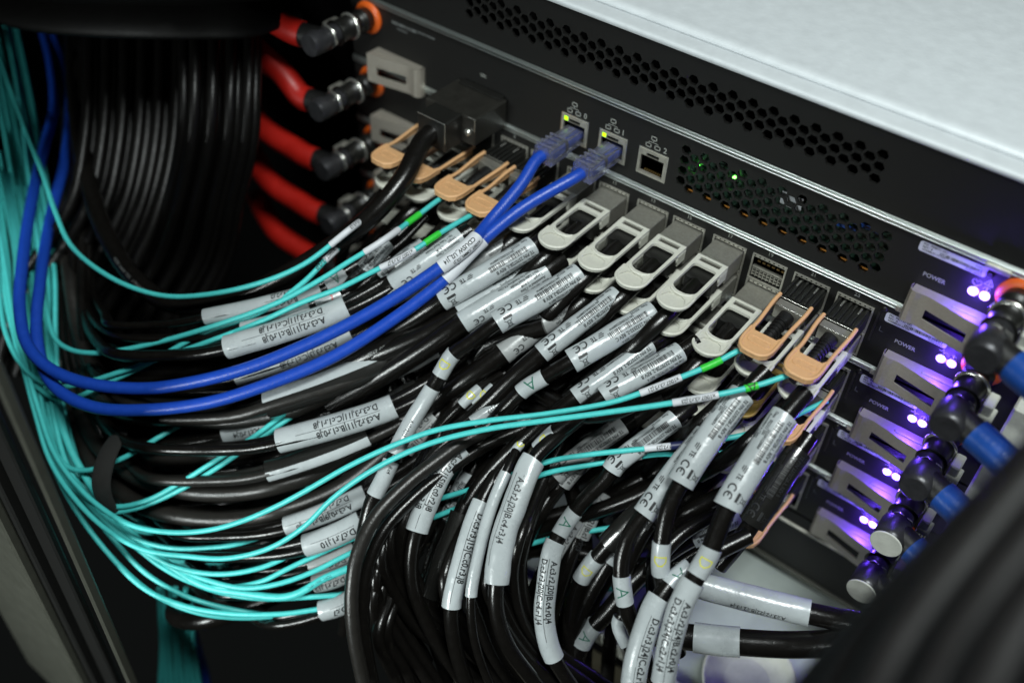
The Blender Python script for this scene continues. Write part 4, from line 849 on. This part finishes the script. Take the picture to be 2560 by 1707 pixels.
black('black cable with a short plain sleeve below the D.c7.r1.j10 one', (815, 1262), (713, 1300), 3.4, 3.0, 400, addr('D.c7.r1', None, 2.4, 6), 'shaded_vinyl', off=22, ext=((80, -40), (160, -110)))
black('black cable with a dull sleeve reading D.c7 crossing under the printed teal cable', (815, 1304), (723, 1340), 4.0, 3.6, 402, addr('D.c7.r1.j12', None, 2.8, 6), 'shaded_vinyl', off=16, ext=((80, -40), (160, -110)))
black('lowest black cable of the left loop, its white sleeve beside the red hose', (810, 1374), (738, 1402), 4.1, 3.8, 400, addr('D.c7', None, 2.8, 4), off=8, ext=((80, -50), (150, -120)), sag=30)
rr = random.Random(9)
for k in range(20):     # bare black cables woven under the sleeves
    y = 760+k*33+rr.uniform(-14, 14); x = 560+rr.uniform(-10, 120)
    P = [(x+460, y-330+rr.uniform(-30, 30), 446), (x+300, y-190, 436), (x+150, y-70, 428), (x, y, 422+rr.uniform(-6, 8))]+loop_tail(x, y, 422+rr.uniform(-8, 10), rr.uniform(20, 90), sag=rr.uniform(15, 50))
    cable('copper_cable', 'bare black cable woven under the sleeved ones of the left loop', NC, 'D', P, rr.uniform(2.6, 4.0), rr.choice(('black_pvc', 'black_pvc', 'worn_lit_pvc')), (), 'bare black cables in the left loop', n=12, step=4)
for k, (y0, lb) in enumerate([(1000, 'grey-lit bare black cable printed TYPE CL2 75C, across the middle of the left loop'), (1060, 'grey-lit bare black cable below the printed one'), (900, 'worn black cable directly under the lower blue cable')]):
    x = 640; P = [(900, y0-40+k*8, 420), (780, y0+60, 412), (x, y0+115, 404)] if k < 2 else [(860, 850, 408), (720, 920, 402), (x, 950, 406)]
    yy = P[-1][1]
    P += [(520, yy+18, 408), (400, yy+8, 414), (300, yy-28, 424), (220, yy-100, 436), (180, yy-200, 448), (160, yy-330, 460), (150, 560, 476), (160, 250, 510)]
    cable('copper_cable', lb, NC, 'D', P, 3.6, 'worn_lit_pvc', (), prints=[(('D', 560, 1160), 0.3, 0, 1.6, 'E119932-T (UL) C(UL) TYPE CL2 75°C 28 AWG', 'faint_print')] if k == 0 else (), n=14)
for k, (y0, x0) in enumerate([(880, 300), (1088, 262), (1420, 590)][:2]):
    P = Path(pts('D', [(x0-60, y0-70, 408), (x0-28, y0+10, 398), (x0-18, y0+90, 404)]))
cable('cable_strap', 'black woven hook-and-loop strap round the left cable loop', 'cable strap', 'D', [(300, 960, 430), (272, 1000, 412), (245, 1050, 402), (232, 1110, 400), (250, 1165, 408), (300, 1200, 430)], 4.2, 'strap', n=12, flat=0.35)

# ---- labelled black cables of the middle, plug side at the upper right
MG = 'black cables with maker labels in the middle'
def mid(label, P, sl, r=3.1, flat=1.0, fr='D', jm='black_pvc', group=MG):
    return cable('copper_cable', label, NC, fr, P, r, jm, sl, group, n=14, flat=flat)
TW = dict(wob=0.05)
def SL(a, b, ab, p, mt='white_vinyl', **k): d_ = dict(a=a, b=b, ab=ab, p=p, mt=mt, wob=0.05); d_.update(k); return d_
mid('black cable with the crumpled shaded label touching the blue cables\' white wrap', [(1190, 545, 398), (1165, 560, 396), (1080, 615, 394), (1010, 665, 396), (900, 730, 408)], [SL((1172, 556), (1040, 645), (4.2, 3.2), [([tx('Date 021523', 1.6, 1.5, -2.6), tx('Assembled in China', 1.6, 2, -1.0), tx('S/N 57DS9HD23080', 1.5, 2, .8)], 'ink')], 'shaded_vinyl', wob=.12)])
mid('black cable with maker label REV B lying right beside the blue cables', [(1260, 540, 392), (1222, 566, 389), (1120, 628, 385), (1015, 690, 385), (930, 745, 392), (800, 810, 408), (690, 880, 416)], [SL((1222, 566), (1015, 690), (4.5, 3.4), telabel(seed=7, sh=.6))], r=3.4)
mid('black cable with the Taike Road address label under the REV B one', [(1240, 605, 398), (1200, 632, 395), (1120, 680, 391), (1055, 722, 388), (960, 775, 390), (850, 822, 396), (720, 880, 410)], [SL((1210, 628), (1050, 726), (4.3, 3.6), [([tx('Length', 1.5, 2, -3.6), tx('No.1 Taike Road Houjie', 1.8, 2.0, -1.7, .78, bold=.08), tx('Dongguan City GuangDong P.R.China', 1.6, 1.0, .3, .7), tx('57DS9HD23080285', 1.5, 14, 2.2, .8)], 'ink')], flip=False)], r=4.2)
mid('black cable with the label giving Length 1.91M, its CE mark above the grey tabs', [(1290, 596, 393), (1251, 624, 390), (1160, 682, 387), (1063, 740, 385), (990, 790, 388), (880, 860, 396), (760, 930, 408)], [SL((1256, 620), (1066, 738), (4.6, 3.8), datelabel('021623', .6), flip=False)], r=4.3)
mid('black cable with a maker label, yellow D tag and two slim white sleeves', [(1370, 598, 384), (1330, 628, 381), (1236, 688, 378), (1140, 742, 375), (1075, 790, 376), (1042, 812, 377), (1010, 862, 379), (985, 905, 380), (950, 960, 378), (912, 1030, 374), (880, 1100, 372), (855, 1150, 372), (835, 1230, 374), (820, 1320, 376), (830, 1450, 382), (850, 1600, 392)],
    [SL((1333, 626), (1137, 744), (4.6, 3.6), telabel(seed=2)), TAG(('D', 1045, 808), ('D', 1014, 856), 'D', 'yellow_ink', 3.1), SL((980, 878), (908, 1040), (2.2, 2.0), [([lambda L: tx('A.c3.r2.j13', 2.0, L-14, .8)], 'ink')], wob=.02), SL((896, 1060), (855, 1140), (2.7, 2.4), [([tx('B.c4', 2.0, 2, 1.4)], 'ink')], wob=.02)], r=2.9)
mid('black cable with a shadowed maker label reading Houjie Town, behind two brighter ones', [(1350, 672, 394), (1310, 700, 391), (1230, 756, 388), (1155, 812, 386), (1080, 865, 388), (980, 930, 396), (860, 1000, 408)], [SL((1318, 695), (1155, 812), (4.6, 3.8), datelabel('021723'), 'shaded_vinyl')], r=4.0)
mid('black cable with a maker label overlapping the Houjie Town one', [(1455, 652, 378), (1416, 678, 375), (1330, 744, 371), (1243, 812, 369), (1185, 862, 371), (1110, 935, 377), (1020, 1010, 388)], [SL((1418, 676), (1243, 812), (3.9, 3.4), telabel(seed=3, pn_='TE P/N 2370728-3, REV B', sh=.3))], r=3.4)
mid('black cable with the label P/N 102234302 REV A, bluish and nearest the middle', [(1545, 690, 372), (1500, 716, 369), (1408, 772, 366), (1312, 830, 364), (1240, 872, 366), (1205, 893, 367), (1140, 960, 372), (1080, 1020, 380), (1035, 1090, 388)], [SL((1503, 714), (1310, 831), (4.6, 3.5), telabel(cray='Cray Inc. P/N 102234302, REV A', pn_='TE P/N 2332532-2, REV C', seed=8, date='022123')), TAG(('D', 1243, 862), ('D', 1198, 900), 'A', 'green_ink', 3.2)], r=2.9)
mid('black cable with a slim maker label lying left of the REV A 101792701 one', [(1530, 770, 374), (1493, 793, 371), (1408, 853, 368), (1322, 912, 367), (1230, 985, 370), (1130, 1080, 378), (1060, 1180, 386), (1000, 1300, 392), (960, 1450, 400), (960, 1600, 408)], [SL((1496, 791), (1325, 910), (3.6, 3.3), telabel(seed=12, bar=False, sh=-.9))], r=3.0)
mid('black cable with the label P/N 101792701 ending right above the upper teal strand', [(1600, 782, 368), (1562, 808, 366), (1470, 862, 363), (1385, 910, 362), (1310, 968, 364), (1255, 1010, 367), (1190, 1100, 374), (1150, 1200, 380), (1120, 1350, 386), (1160, 1500, 394), (1230, 1600, 400)], [SL((1563, 807), (1385, 910), (4.1, 3.5), telabel(cray='Cray Inc. P/N 101792701, REV A', pn_='TE P/N 2370728-2, REV B', seed=13, sh=-.7)), TAG(('D', 1272, 990), ('D', 1240, 1036), 'D', 'yellow_ink', 3.0)], r=2.9)
mid('black cable with a dim violet-tinged maker label under the two long teal strands', [(1480, 940, 386), (1430, 975, 384), (1340, 1040, 384), (1255, 1110, 386), (1180, 1200, 392)], [SL((1432, 973), (1270, 1095), (4.1, 3.5), telabel(seed=14), 'shaded_vinyl')], r=3.4)
mid('black cable with a green A tag above a curved two-line address sleeve', [(1590, 930, 376), (1550, 962, 373), (1480, 1015, 373), (1415, 1065, 375), (1395, 1095, 376), (1350, 1140, 378), (1312, 1185, 379), (1292, 1215, 379), (1270, 1260, 378), (1255, 1350, 378), (1250, 1420, 379), (1268, 1500, 382), (1330, 1600, 390)], [SL((1548, 963), (1398, 1085), (4.0, 3.5), telabel(cray='Cray Inc. P/N 101792701, REV A', pn_='TE P/N 2370728-2, REV B', seed=16)), TAG(('D', 1312, 1175), ('D', 1282, 1222), 'A', 'green_ink', 3.1), SL((1271, 1240), (1262, 1515), (4.0, 3.3), addr('A.c3.r2.j20|B.c4.r0.j4', 'D.c3.r3.j20|C.c4.r1.j4', 2.8, 9), wob=.03)], r=3.0)
W1 = [SL((1705, 905), (1562, 1108), (4.9, 4.1), telabel(date='022323 S/N', sn='57DS9FD230807N', pn_='TE P/N 2370728-1, REV B', length='0.75M', seed=21, sh=.4), wob=.02)]
mid('glossy black cable with the left one of two upright 0.75M labels', [(1760, 850, 352), (1705, 905, 350), (1640, 990, 347), (1562, 1110, 345), (1536, 1165, 345), (1522, 1230, 346), (1517, 1300, 348), (1524, 1360, 352), (1540, 1440, 358)], W1+[TAG(('D', 1518, 1243), ('D', 1516, 1308), 'D', 'yellow_ink', 3.05)], r=3.0)
mid('black cable with the right one of two upright 0.75M labels, beside the violet glow', [(1850, 900, 346), (1802, 955, 343), (1740, 1050, 340), (1670, 1165, 338), (1650, 1215, 338), (1628, 1272, 338), (1600, 1320, 338), (1568, 1380, 338), (1540, 1470, 339), (1520, 1580, 342)], [SL((1803, 953), (1668, 1166), (5.0, 4.2), telabel(date='022323 S/N', sn='57DS9FD230806F', pn_='TE P/N 2370728-1, REV B', length='0.75M', seed=22, sh=.4), wob=.02), TAG(('D', 1634, 1262), ('D', 1600, 1325), 'D', 'yellow_ink', 3.3), SL((1592, 1340), (1522, 1570), (4.2, 3.8), addr('A.c3.r2.j24|B.c2.r0.j4', 'D.c3.r3.j24|C.c2.r1.j4', 2.9, 9), wob=.03)], r=3.4)
mid('glossy black cable whose slanting maker label lies behind the two upright ones', [(1660, 950, 362), (1600, 1020, 358), (1540, 1095, 355), (1478, 1182, 354), (1445, 1230, 354), (1428, 1290, 355), (1430, 1350, 356), (1440, 1400, 358), (1465, 1460, 362), (1490, 1540, 368)], [SL((1620, 1000), (1476, 1184), (4.2, 3.7), telabel(date='022323', sn='57DS9FD230801N', seed=23), wob=.03), TAG(('D', 1430, 1318), ('D', 1434, 1380), 'A', 'green_ink', 3.05)], r=3.0)
mid('long plain white sleeve reading D.c3.r3.j24 at the bottom right of the middle', [(1720, 1230, 352), (1640, 1270, 350), (1560, 1320, 348), (1515, 1372, 346), (1485, 1440, 345), (1462, 1520, 345), (1450, 1600, 347)], [TAG(('D', 1580, 1305), ('D', 1545, 1345), 'A', 'green_ink', 3.1), SL((1518, 1368), (1455, 1565), (4.4, 3.8), addr('D.c3.r3.j24|C.c2.r1.j4', None, 3.0, 9), wob=.03)], r=3.1)
mid('black cable with the crinkled white sleeve ending r3.j4, at the lower middle', [(1330, 960, 372), (1270, 1010, 364), (1225, 1055, 360), (1185, 1150, 356), (1152, 1250, 354), (1140, 1338, 353), (1140, 1400, 354), (1165, 1480, 358), (1230, 1570, 366), (1290, 1650, 374)], [SL((1226, 1052), (1140, 1340), (4.5, 3.3), addr('', None, 3, 10)+[([tx('A.c3.r2.j20|B.c4.r3.j4', 3.1, 8, -0.6, .9, bold=.14), lambda L: stroke2([(7, -2.7), (L-6, -2.7)], .16)], 'ink')], wob=.09)], r=2.8)
mid('slim black cable with a narrow blank white sleeve left of the crinkled one', [(1200, 1000, 374), (1168, 1072, 366), (1130, 1160, 362), (1100, 1270, 360), (1082, 1368, 360), (1085, 1440, 362), (1105, 1520, 368), (1140, 1600, 374)], [SL((1160, 1084), (1083, 1368), (2.2, 2.0), [], wob=.03)], r=1.7)
mid('black cable with the sleeve reading D.c3.r3.j15|C.c0.r3.j8', [(1180, 1040, 382), (1140, 1090, 376), (1095, 1180, 371), (1060, 1290, 369), (1037, 1392, 369), (1045, 1480, 374), (1075, 1580, 382)], [SL((1105, 1150), (1036, 1394), (3.7, 3.2), addr('D.c3.r3.j15|C.c0.r3.j8', None, 3.0, 6), 'white_vinyl', wob=.03)], r=2.9)
mid('black cable with the two-line sleeve reading C.c0.r3.j8 and c0.r2.j8', [(1120, 970, 384), (1070, 1020, 378), (1020, 1075, 374), (985, 1145, 371), (957, 1218, 369), (945, 1280, 370), (950, 1350, 373), (990, 1450, 380), (1060, 1560, 390)], [SL((1055, 1035), (955, 1220), (4.4, 3.6), addr('A.c3.r2.j15|B.c0.r2.j8', 'D.c3.r3.j15|C.c0.r3.j8', 2.9, 3), 'white_vinyl', wob=.06)], r=2.7)
mid('black cable with the dull sleeve reading B.c6.r0.j9', [(1060, 1000, 390), (1000, 1060, 385), (950, 1130, 381), (915, 1215, 379), (900, 1300, 381), (920, 1400, 386), (980, 1520, 395)], [SL((965, 1105), (912, 1225), (3.4, 3.0), addr('B.c6.r0.j9', None, 3.0, 3), 'shaded_vinyl', wob=.04)], r=2.8)
mid('black cable in a dark film sleeve left of the D.c3.r3.j15 one', [(1130, 1060, 392), (1080, 1130, 386), (1040, 1230, 383), (1005, 1330, 383), (990, 1420, 387), (1030, 1560, 396)], [SL((1060, 1175), (990, 1370), (4.3, 3.4), [], 'film_black', wob=.06)], r=3.0)
mid('slim black cable tagged x1007.c3.r3.j17 just under the green A tag', [(1260, 850, 384), (1190, 905, 378), (1120, 945, 374), (1050, 995, 374), (980, 1060, 382), (930, 1150, 392)], [SL((1188, 908), (1082, 970), (2.3, 2.2), [([tx('x1007.c3.r3.j17', 2.2, 1.5, .2, .9, bold=.12)], 'ink')], wob=0)], r=1.9)
mid('slim black cable with a yellow-marked tag, left one of two side by side', [(1150, 860, 390), (1100, 893, 384), (1060, 930, 382), (1000, 990, 388)], [SL((1098, 892), (1062, 926), (2.1, 2.0), [hand('D', 'yellow_ink', s=2.6)], wob=0)], r=1.8)
mid('slim black cable with a yellow-marked tag, right one of two side by side', [(1190, 850, 391), (1132, 890, 385), (1090, 930, 383), (1030, 990, 388)], [SL((1130, 890), (1092, 928), (2.1, 2.0), [hand('D', 'yellow_ink', s=2.6)], wob=0)], r=1.8)
mid('slim black cable with a narrow tag beside the square yellow D tag', [(1260, 950, 380), (1212, 1000, 372), (1178, 1042, 370), (1130, 1120, 374)], [SL((1212, 1000), (1180, 1045), (1.8, 1.7), [hand('D', 'yellow_ink', s=2.2)], wob=0)], r=1.5)
mid('bare heavy black cable printed COMPLIANT 2011/65/EU', [(1200, 640, 396), (1120, 690, 394), (1040, 735, 392), (930, 800, 396), (850, 840, 400), (740, 890, 412)], [], r=4.6) if False else cable('copper_cable', 'bare heavy black cable printed COMPLIANT 2011/65/EU', NC, 'D', [(1200, 650, 402), (1120, 690, 399), (1010, 730, 396), (900, 790, 394), (820, 830, 398), (700, 890, 412), (560, 960, 424)], 4.7, 'black_pvc', prints=[(('D', 1015, 722), 0.6, 0, 2.1, '2122 UE/56/1102 TNAILPMOC'[::1] if False else 'RoHS COMPLIANT 2011/65/EU 2122', 'faint_print')], n=14)
mid('black cable with a short maker label under the second green-taped fibre', [(985, 560, 402), (940, 590, 400), (880, 640, 398), (830, 690, 402), (760, 730, 410)], [SL((975, 565), (880, 640), (3.8, 3.2), telabel(seed=31), 'white_vinyl')], r=3.6)
mid('black cable with a dim maker label ending CE, between the two left green tapes', [(905, 540, 408), (870, 580, 404), (835, 620, 402), (790, 665, 404), (720, 700, 412)], [SL((892, 555), (835, 622), (3.6, 3.1), telabel(seed=32), 'white_vinyl')], r=3.2)
mid('black cable with a pale maker label reaching up beside the third tan loop', [(1080, 530, 398), (1035, 560, 396), (980, 600, 394), (915, 645, 394), (850, 690, 398), (780, 730, 406)], [SL((1060, 543), (905, 652), (4.4, 3.2), datelabel('030522'), 'white_vinyl')], r=3.7)
mid('black cable with a pale maker label edge showing just above the upper blue cable', [(1060, 585, 400), (1000, 625, 397), (930, 668, 394), (860, 705, 396), (790, 745, 404)], [SL((1050, 592), (900, 686), (3.6, 3.0), telabel(seed=35, bar=False), 'white_vinyl')], r=3.2)
mid('black cable lying deep with a shaded film-wrapped label right of the REV A one', [(1470, 790, 388), (1420, 830, 385), (1350, 890, 384), (1270, 955, 386), (1180, 1040, 392)], [SL((1450, 806), (1290, 940), (4.5, 3.8), telabel(seed=36), 'film_black')], r=3.7)
mid('film-wrapped black cable right of the j23 white wrap, over the shelf', [(1640, 1030, 374), (1560, 1100, 372), (1470, 1180, 374), (1390, 1260, 380), (1330, 1340, 388), (1310, 1450, 396), (1330, 1600, 404)], [SL((1570, 1090), (1400, 1250), (4.8, 3.8), [], 'film_black'), TAG(('D', 1372, 1285), ('D', 1335, 1330), 'D', 'yellow_ink', 3.6)], r=3.3)
mid('film-wrapped black cable between the rightmost white label and the violet glow', [(1860, 1000, 362), (1810, 1070, 360), (1760, 1150, 360), (1700, 1240, 362), (1650, 1300, 366)], [SL((1835, 1035), (1725, 1205), (4.8, 3.8), telabel(seed=41), 'film_black')], r=3.3)
mid('black cable with a crumpled bluish label lying below the green-taped fibre', [(1700, 1180, 384), (1640, 1210, 380), (1560, 1250, 380), (1470, 1320, 384), (1400, 1400, 390), (1340, 1470, 396), (1300, 1600, 404)], [SL((1690, 1185), (1590, 1235), (4.2, 3.4), telabel(seed=42), 'white_vinyl', wob=.12), TAG(('D', 1368, 1430), ('D', 1330, 1480), 'A', 'green_ink', 3.6)], r=3.6)
mid('black cable swinging out from behind the glossy one with the yellow D tag', [(1640, 1180, 372), (1560, 1230, 368), (1510, 1290, 366), (1500, 1350, 368), (1530, 1420, 374), (1560, 1500, 382)], [], r=2.8)
mid('thin black cable with a slim blank sleeve below the green A tag', [(1440, 1395, 366), (1420, 1430, 368), (1440, 1480, 368), (1480, 1530, 368), (1520, 1590, 372)], [SL((1432, 1425), (1452, 1480), (2.6, 2.2), [], wob=.02)], r=2.0)
# cables running off to the right at the bottom
cable('copper_cable', 'black cable leaving to the right at the bottom, with a long white sleeve', NC, 'D', [(1480, 1300, 372), (1560, 1325, 370), (1625, 1348, 368), (1740, 1378, 364), (1860, 1408, 360), (1960, 1428, 354), (2080, 1440, 342), (2200, 1430, 322), (2360, 1400, 290)], 4.0, 'black_pvc', [SL((1612, 1345), (1862, 1409), (5.0, 4.4), [([tx('A.c3.r2.j22|B.c2.r3.j4', 2.6, 8, 3.6, .9)], 'ink')], wob=.03, flip=True)], n=16)
cable('copper_cable', 'lowest black cable leaving to the right, with a short plain white sleeve', NC, 'D', [(1480, 1450, 376), (1580, 1462, 372), (1700, 1474, 367), (1820, 1480, 362), (1940, 1474, 354), (2060, 1455, 340), (2200, 1420, 318)], 4.9, 'black_pvc', [SL((1590, 1463), (1700, 1474), (5.6, 5.4), [], wob=.03)], n=16)

# ---- black cables fanning down at the bottom centre
big = [(1180, 960, 372), (1080, 1005, 366), (1000, 1060, 360), (930, 1115, 355), (860, 1190, 350), (822, 1270, 348), (808, 1360, 348), (812, 1450, 350), (835, 1570, 356)]
cable('copper_cable', 'big grey-lit black cable arching over the left side of the bottom fan', NC, 'D', [(x, y, d+6) for x, y, d in big], 2.6, 'worn_lit_pvc', n=16)
cable('copper_cable', 'grey-lit black cable just inside the big arching one', NC, 'D', [(x+26, y+22, d+13) for x, y, d in big], 2.5, 'black_pvc', n=16)
fan = [[(862, 1330), (880, 1400), (930, 1490), (1000, 1590)], [(855, 1380), (880, 1460), (930, 1540), (960, 1620)], [(875, 1280), (900, 1350), (960, 1440), (1050, 1510), (1140, 1600)], [(895, 1240), (915, 1330), (980, 1420), (1080, 1500), (1200, 1590)], [(868, 1455), (885, 1510), (915, 1570), (940, 1640)],
       [(925, 1200), (922, 1290), (960, 1380), (1040, 1450), (1160, 1530), (1260, 1610)], [(1020, 1330), (1040, 1420), (1090, 1500), (1170, 1590)], [(1080, 1350), (1100, 1420), (1130, 1500), (1190, 1590)], [(1120, 1330), (1140, 1400), (1180, 1470), (1250, 1550), (1330, 1620)], [(1190, 1250), (1180, 1330), (1200, 1420), (1250, 1490), (1340, 1560), (1420, 1620)]]
fl = ['leftmost inner', 'second inner', 'third inner', 'fourth inner', 'short lower-left', 'fifth inner', 'central', 'right-central', 'second from right', 'rightmost']
rr = random.Random(41)
for k, (q, l_) in enumerate(zip(fan, fl)):
    for tw in (0, 1):
        a, b = q[0]; a += 15*tw; b += -8*tw; P = [(a+150, b-330, 398+3*tw), (a+50, b-130, 382+3*tw)]+[(x+(17+rr.uniform(-3, 3))*tw, y-(12+rr.uniform(-4, 4))*tw, 370+6*i+4*tw) for i, (x, y) in enumerate(q)]
        cable('copper_cable', '%s cable of the %s pair in the bottom centre fan' % (('outer', 'inner')[tw], l_), NC, 'D', P, 2.2+0.2*(k % 3), 'black_pvc', (), 'black cables fanning down at the bottom', n=12)
# deep bare cables filling the dark between the plugs and the sleeves
rr = random.Random(21)
for k in range(26):
    i = 2+k % 9; row = (L1, ZT[2]-11.6, ZT[2]-23.6)[k % 3]; x = PX[i]
    y = 700+(k*53 % 420); 
    P = [('w', x-6, 62, row-8), ('w', x-24, 78, row-20)]+[(1120-14*i+rr.uniform(-60, 60), y+110, 418), (960-12*i, y+190, 424), (760-8*i, y+250, 430), (560, y+280, 436)]
    cable('copper_cable', 'bare black cable lying deep in the dark under the labelled ones', NC, 'D', P, rr.uniform(3.0, 3.8), 'black_pvc', (), 'black cables deep under the labelled ones', n=10, step=4)
for k in range(8):
    i = k % 5; row = (ZT[2]-23.6, ZT[3]-11.6, ZT[3]-23.6)[k % 3]; x = PX[i]
    P = [('w', x-6, 60, row-8), ('w', x-18, 72, row-22), (1560-70*k+rr.uniform(-20, 20), 1270, 412), (1480-62*k, 1400, 420), (1440-50*k, 1600, 432)]
    cable('copper_cable', 'bare black cable dropping in the dark behind the lower sleeves', NC, 'D', P, 3.2, 'black_pvc', (), 'black cables dropping behind the lower sleeves', n=10, step=4)
# ---- black bundle in the upper left background
ORD = ['leftmost']+[o+' from the left' for o in 'second third fourth fifth sixth seventh eighth ninth tenth eleventh twelfth thirteenth fourteenth fifteenth sixteenth seventeenth eighteenth nineteenth twentieth'.split()]+['ninth from the right', 'eighth from the right', 'seventh from the right', 'sixth from the right', 'fifth from the right', 'fourth from the right', 'third from the right', 'second from the right', 'rightmost']
tops = [(212, 60), (240, 70), (262, 66), (300, 60), (322, 82), (350, 70), (378, 80), (404, 84), (430, 80), (452, 84), (482, 84), (498, 84), (520, 84), (546, 84), (568, 84), (590, 80)]
tops = [(205+i*13.6, 78) for i in range(29)]
for k, (x, y) in enumerate(tops):
    dv = 470+(k % 3)*12+(k*7 % 5)*3; c_ = (k-14)*2.2; nr = -46 if k > 15 else 0; b_ = 8*math.sin(k*2.1)
    P = [(x+4, y-130, dv+10+nr), (x, y, dv+nr), (x-2+b_*.4, y+120, dv-6+nr), (x-12+b_, y+250, dv-10+nr*.8), (x-42+b_*.6, y+390, dv-12+nr*.4), (x-96+c_, y+520, dv-10), (x-175+c_*1.5, y+640, dv-4), (x-230+c_, y+780, dv+6)]
    cable('copper_cable', '%s black cable of the hanging bundle in the dark upper left' % ORD[k], NC, 'D', P, 2.7, 'hang_black', (), 'black cables of the hanging bundle in the upper left', n=10, step=4)
cable('cable_strap', 'wide dark strap across the top of the hanging bundle in the upper left', 'cable strap', 'D', [(-40, -10, 440), (60, 22, 430), (180, 36, 422), (320, 42, 418), (460, 44, 420), (580, 40, 424), (660, 20, 440)], 9.0, 'matte_black', n=16, flat=0.35)
t = empty('light_blocker', (-500, 60, -150), 'black overhead board added to shade the upper left corner', 'light blocker')  # added overhead to keep the ceiling light off the upper left
MB().box(-318, -277, -58, 92, -152, -149, bev=0.8).build('blocker_wing', 'black_paint', t)
MB().box(-760, -318, -58, 185, -152, -149, bev=0.8).build('blocker_floor', 'black_paint', t)
MB().box(-321, -318, -58, 185, -149, -120, bev=0.8).build('blocker_rail', 'black_paint', t)
cable('black_conduit', 'thick black conduit crossing the upper left corner', 'conduit', 'D', [(-60, -60, 430), (120, -38, 420), (330, -30, 416), (520, -34, 420), (700, -60, 430)], 8.0, 'matte_black', n=18)
# ---- cabinet frame, lower left
def column(name, label, cat, x0, x1, y0, y1, mt, dep=0.0):
    pass
def post(fr, pa, pb, h, w_, th, mt, parent, name):
    """upright cut from two survey points at stand-off h, running straight up and down"""
    a = at(pa[0]*1.08844, pa[1]*1.08844, 1); d = a-Vector((0, 300, 0)); s_ = (300-h)/(-d.y); A_ = Vector((0, 300, 0))+d*s_
    return MB().box(A_.x-w_/2, A_.x+w_/2, h-th, h, A_.z-120, A_.z+160, bev=0.8).build(name, mt, parent)
t = empty('cabinet_door', (-300, 235, -380), 'dim grey cabinet door edge in the lower left corner, out of focus', 'cabinet door')
post('D', (-10, 1300), None, 232, 70, 4, 'frame_paint', t, 'door_panel')
post('D', (178, 1500), None, 228, 8, 6, 'black_paint', t, 'dark_gap')  # darkness of the gap beside the door panel, built as a black strip
post('D', (262, 1500), None, 226, 2.2, 4, 'frame_paint', t, 'edge_highlight')  # faint edge highlight of the inner frame, built as a pale strip
post('D', (220, 1500), None, 224, 14, 3, 'black_paint', t, 'inner_frame')
rr = random.Random(33)
DX = [((1000, 800), (905, 850), 402, 'above the slim white sleeve'), ((1130, 880), (1040, 950), 396, 'behind the two small yellow-marked tags'), ((960, 890), (860, 950), 404, 'right of the second big sleeve'), ((1330, 900), (1240, 985), 390, 'left of the two slim labels'),
      ((1080, 1090), (1030, 1190), 396, 'between the two-line sleeves of the lower middle'), ((1370, 1020), (1290, 1110), 388, 'under the long teal strands'), ((1320, 1190), (1260, 1290), 396, 'behind the curved two-line address sleeve'), ((1480, 1180), (1400, 1290), 384, 'left of the slanting maker label'), ((900, 1060), (830, 1150), 404, 'under the big arching black cable'),
      ((1000, 960), (930, 1030), 400, 'at the start of the big arch'), ((1240, 930), (1150, 1000), 392, 'right of the small tag printed j17'), ((1560, 1110), (1500, 1190), 372, 'right of the slanting one'), ((1380, 1130), (1330, 1230), 398, 'above the pale shelf'), ((860, 1180), (830, 1270), 402, 'left of the bottom fan')]
for k, (R, L, d, wh) in enumerate(DX):
    dx, dy = R[0]-L[0], R[1]-L[1]
    P = [(R[0]+dx*1.3, R[1]+dy*1.0, d+12), (R[0]+dx*.5, R[1]+dy*.5, d+3), (R[0], R[1], d), (L[0], L[1], d), (L[0]-dx*.7, L[1]-dy*.9, d+6), (L[0]-dx*1.3, L[1]-dy*2.0, d+18)]
    mid('black cable with a shaded crumpled label, '+wh, P, [SL(R, L, (rr.uniform(3.4, 4.4), rr.uniform(2.8, 3.5)), (telabel(seed=50+k, logos=k % 2 == 0) if k % 3 else addr('A.c3.r%d.j%d|B.c1.r0.j%d' % (k % 4, 9+k, k % 9), 'D.c3.r3.j%d' % (7+k), 2.6, 3)), ('shaded_vinyl', 'white_vinyl', 'film_black')[k % 3] if k != 5 else 'shaded_vinyl', wob=.10)], r=3.0)
# ---- large blurred cables in front at the lower right
FG = [([(2620, 860), (2440, 1030), (2290, 1200), (2160, 1360), (2050, 1520), (1980, 1660)], 168, 4.6), ([(2660, 930), (2500, 1100), (2360, 1270), (2240, 1430), (2120, 1640)], 158, 5.0), ([(2700, 1010), (2560, 1180), (2430, 1340), (2320, 1490), (2230, 1660)], 150, 5.2), ([(2740, 1110), (2620, 1270), (2500, 1430), (2390, 1660)], 142, 5.2),
      ([(2560, 890), (2390, 1050), (2230, 1220), (2090, 1380), (1970, 1530), (1890, 1660)], 182, 4.6), ([(2500, 960), (2320, 1120), (2160, 1280), (2010, 1430), (1890, 1570), (1820, 1660)], 196, 4.4), ([(2780, 1230), (2660, 1400), (2560, 1640)], 136, 6)]
fgl = ['third', 'fourth', 'fifth', 'sixth', 'second', 'leftmost', 'last, corner']
for (q, d, r), l_ in zip(FG, fgl):
    cable('foreground_cable', '%s of the large blurred dark cables in front at the lower right' % l_, 'cable', 'D', [(x, y, d) for x, y in q], r, 'fg_pvc', (), 'blurred dark cables in front at the lower right', n=16, step=3)
MB().lathe((0, 0, 0), (0, 1, 0), [(0, 1), (1, 1)], 8)
c = at(*[v*1.08844 for v in (1192, 1374)], 430); tag(MB().lathe(tuple(c), (0, 1, 0.4), [(0, 1.3), (0.3, 1.3), (0.5, 0.9)], 16).build('status_lamp', 'lime_led'), 'small round lime dot between the hanging cables at the bottom centre', 'lamp')
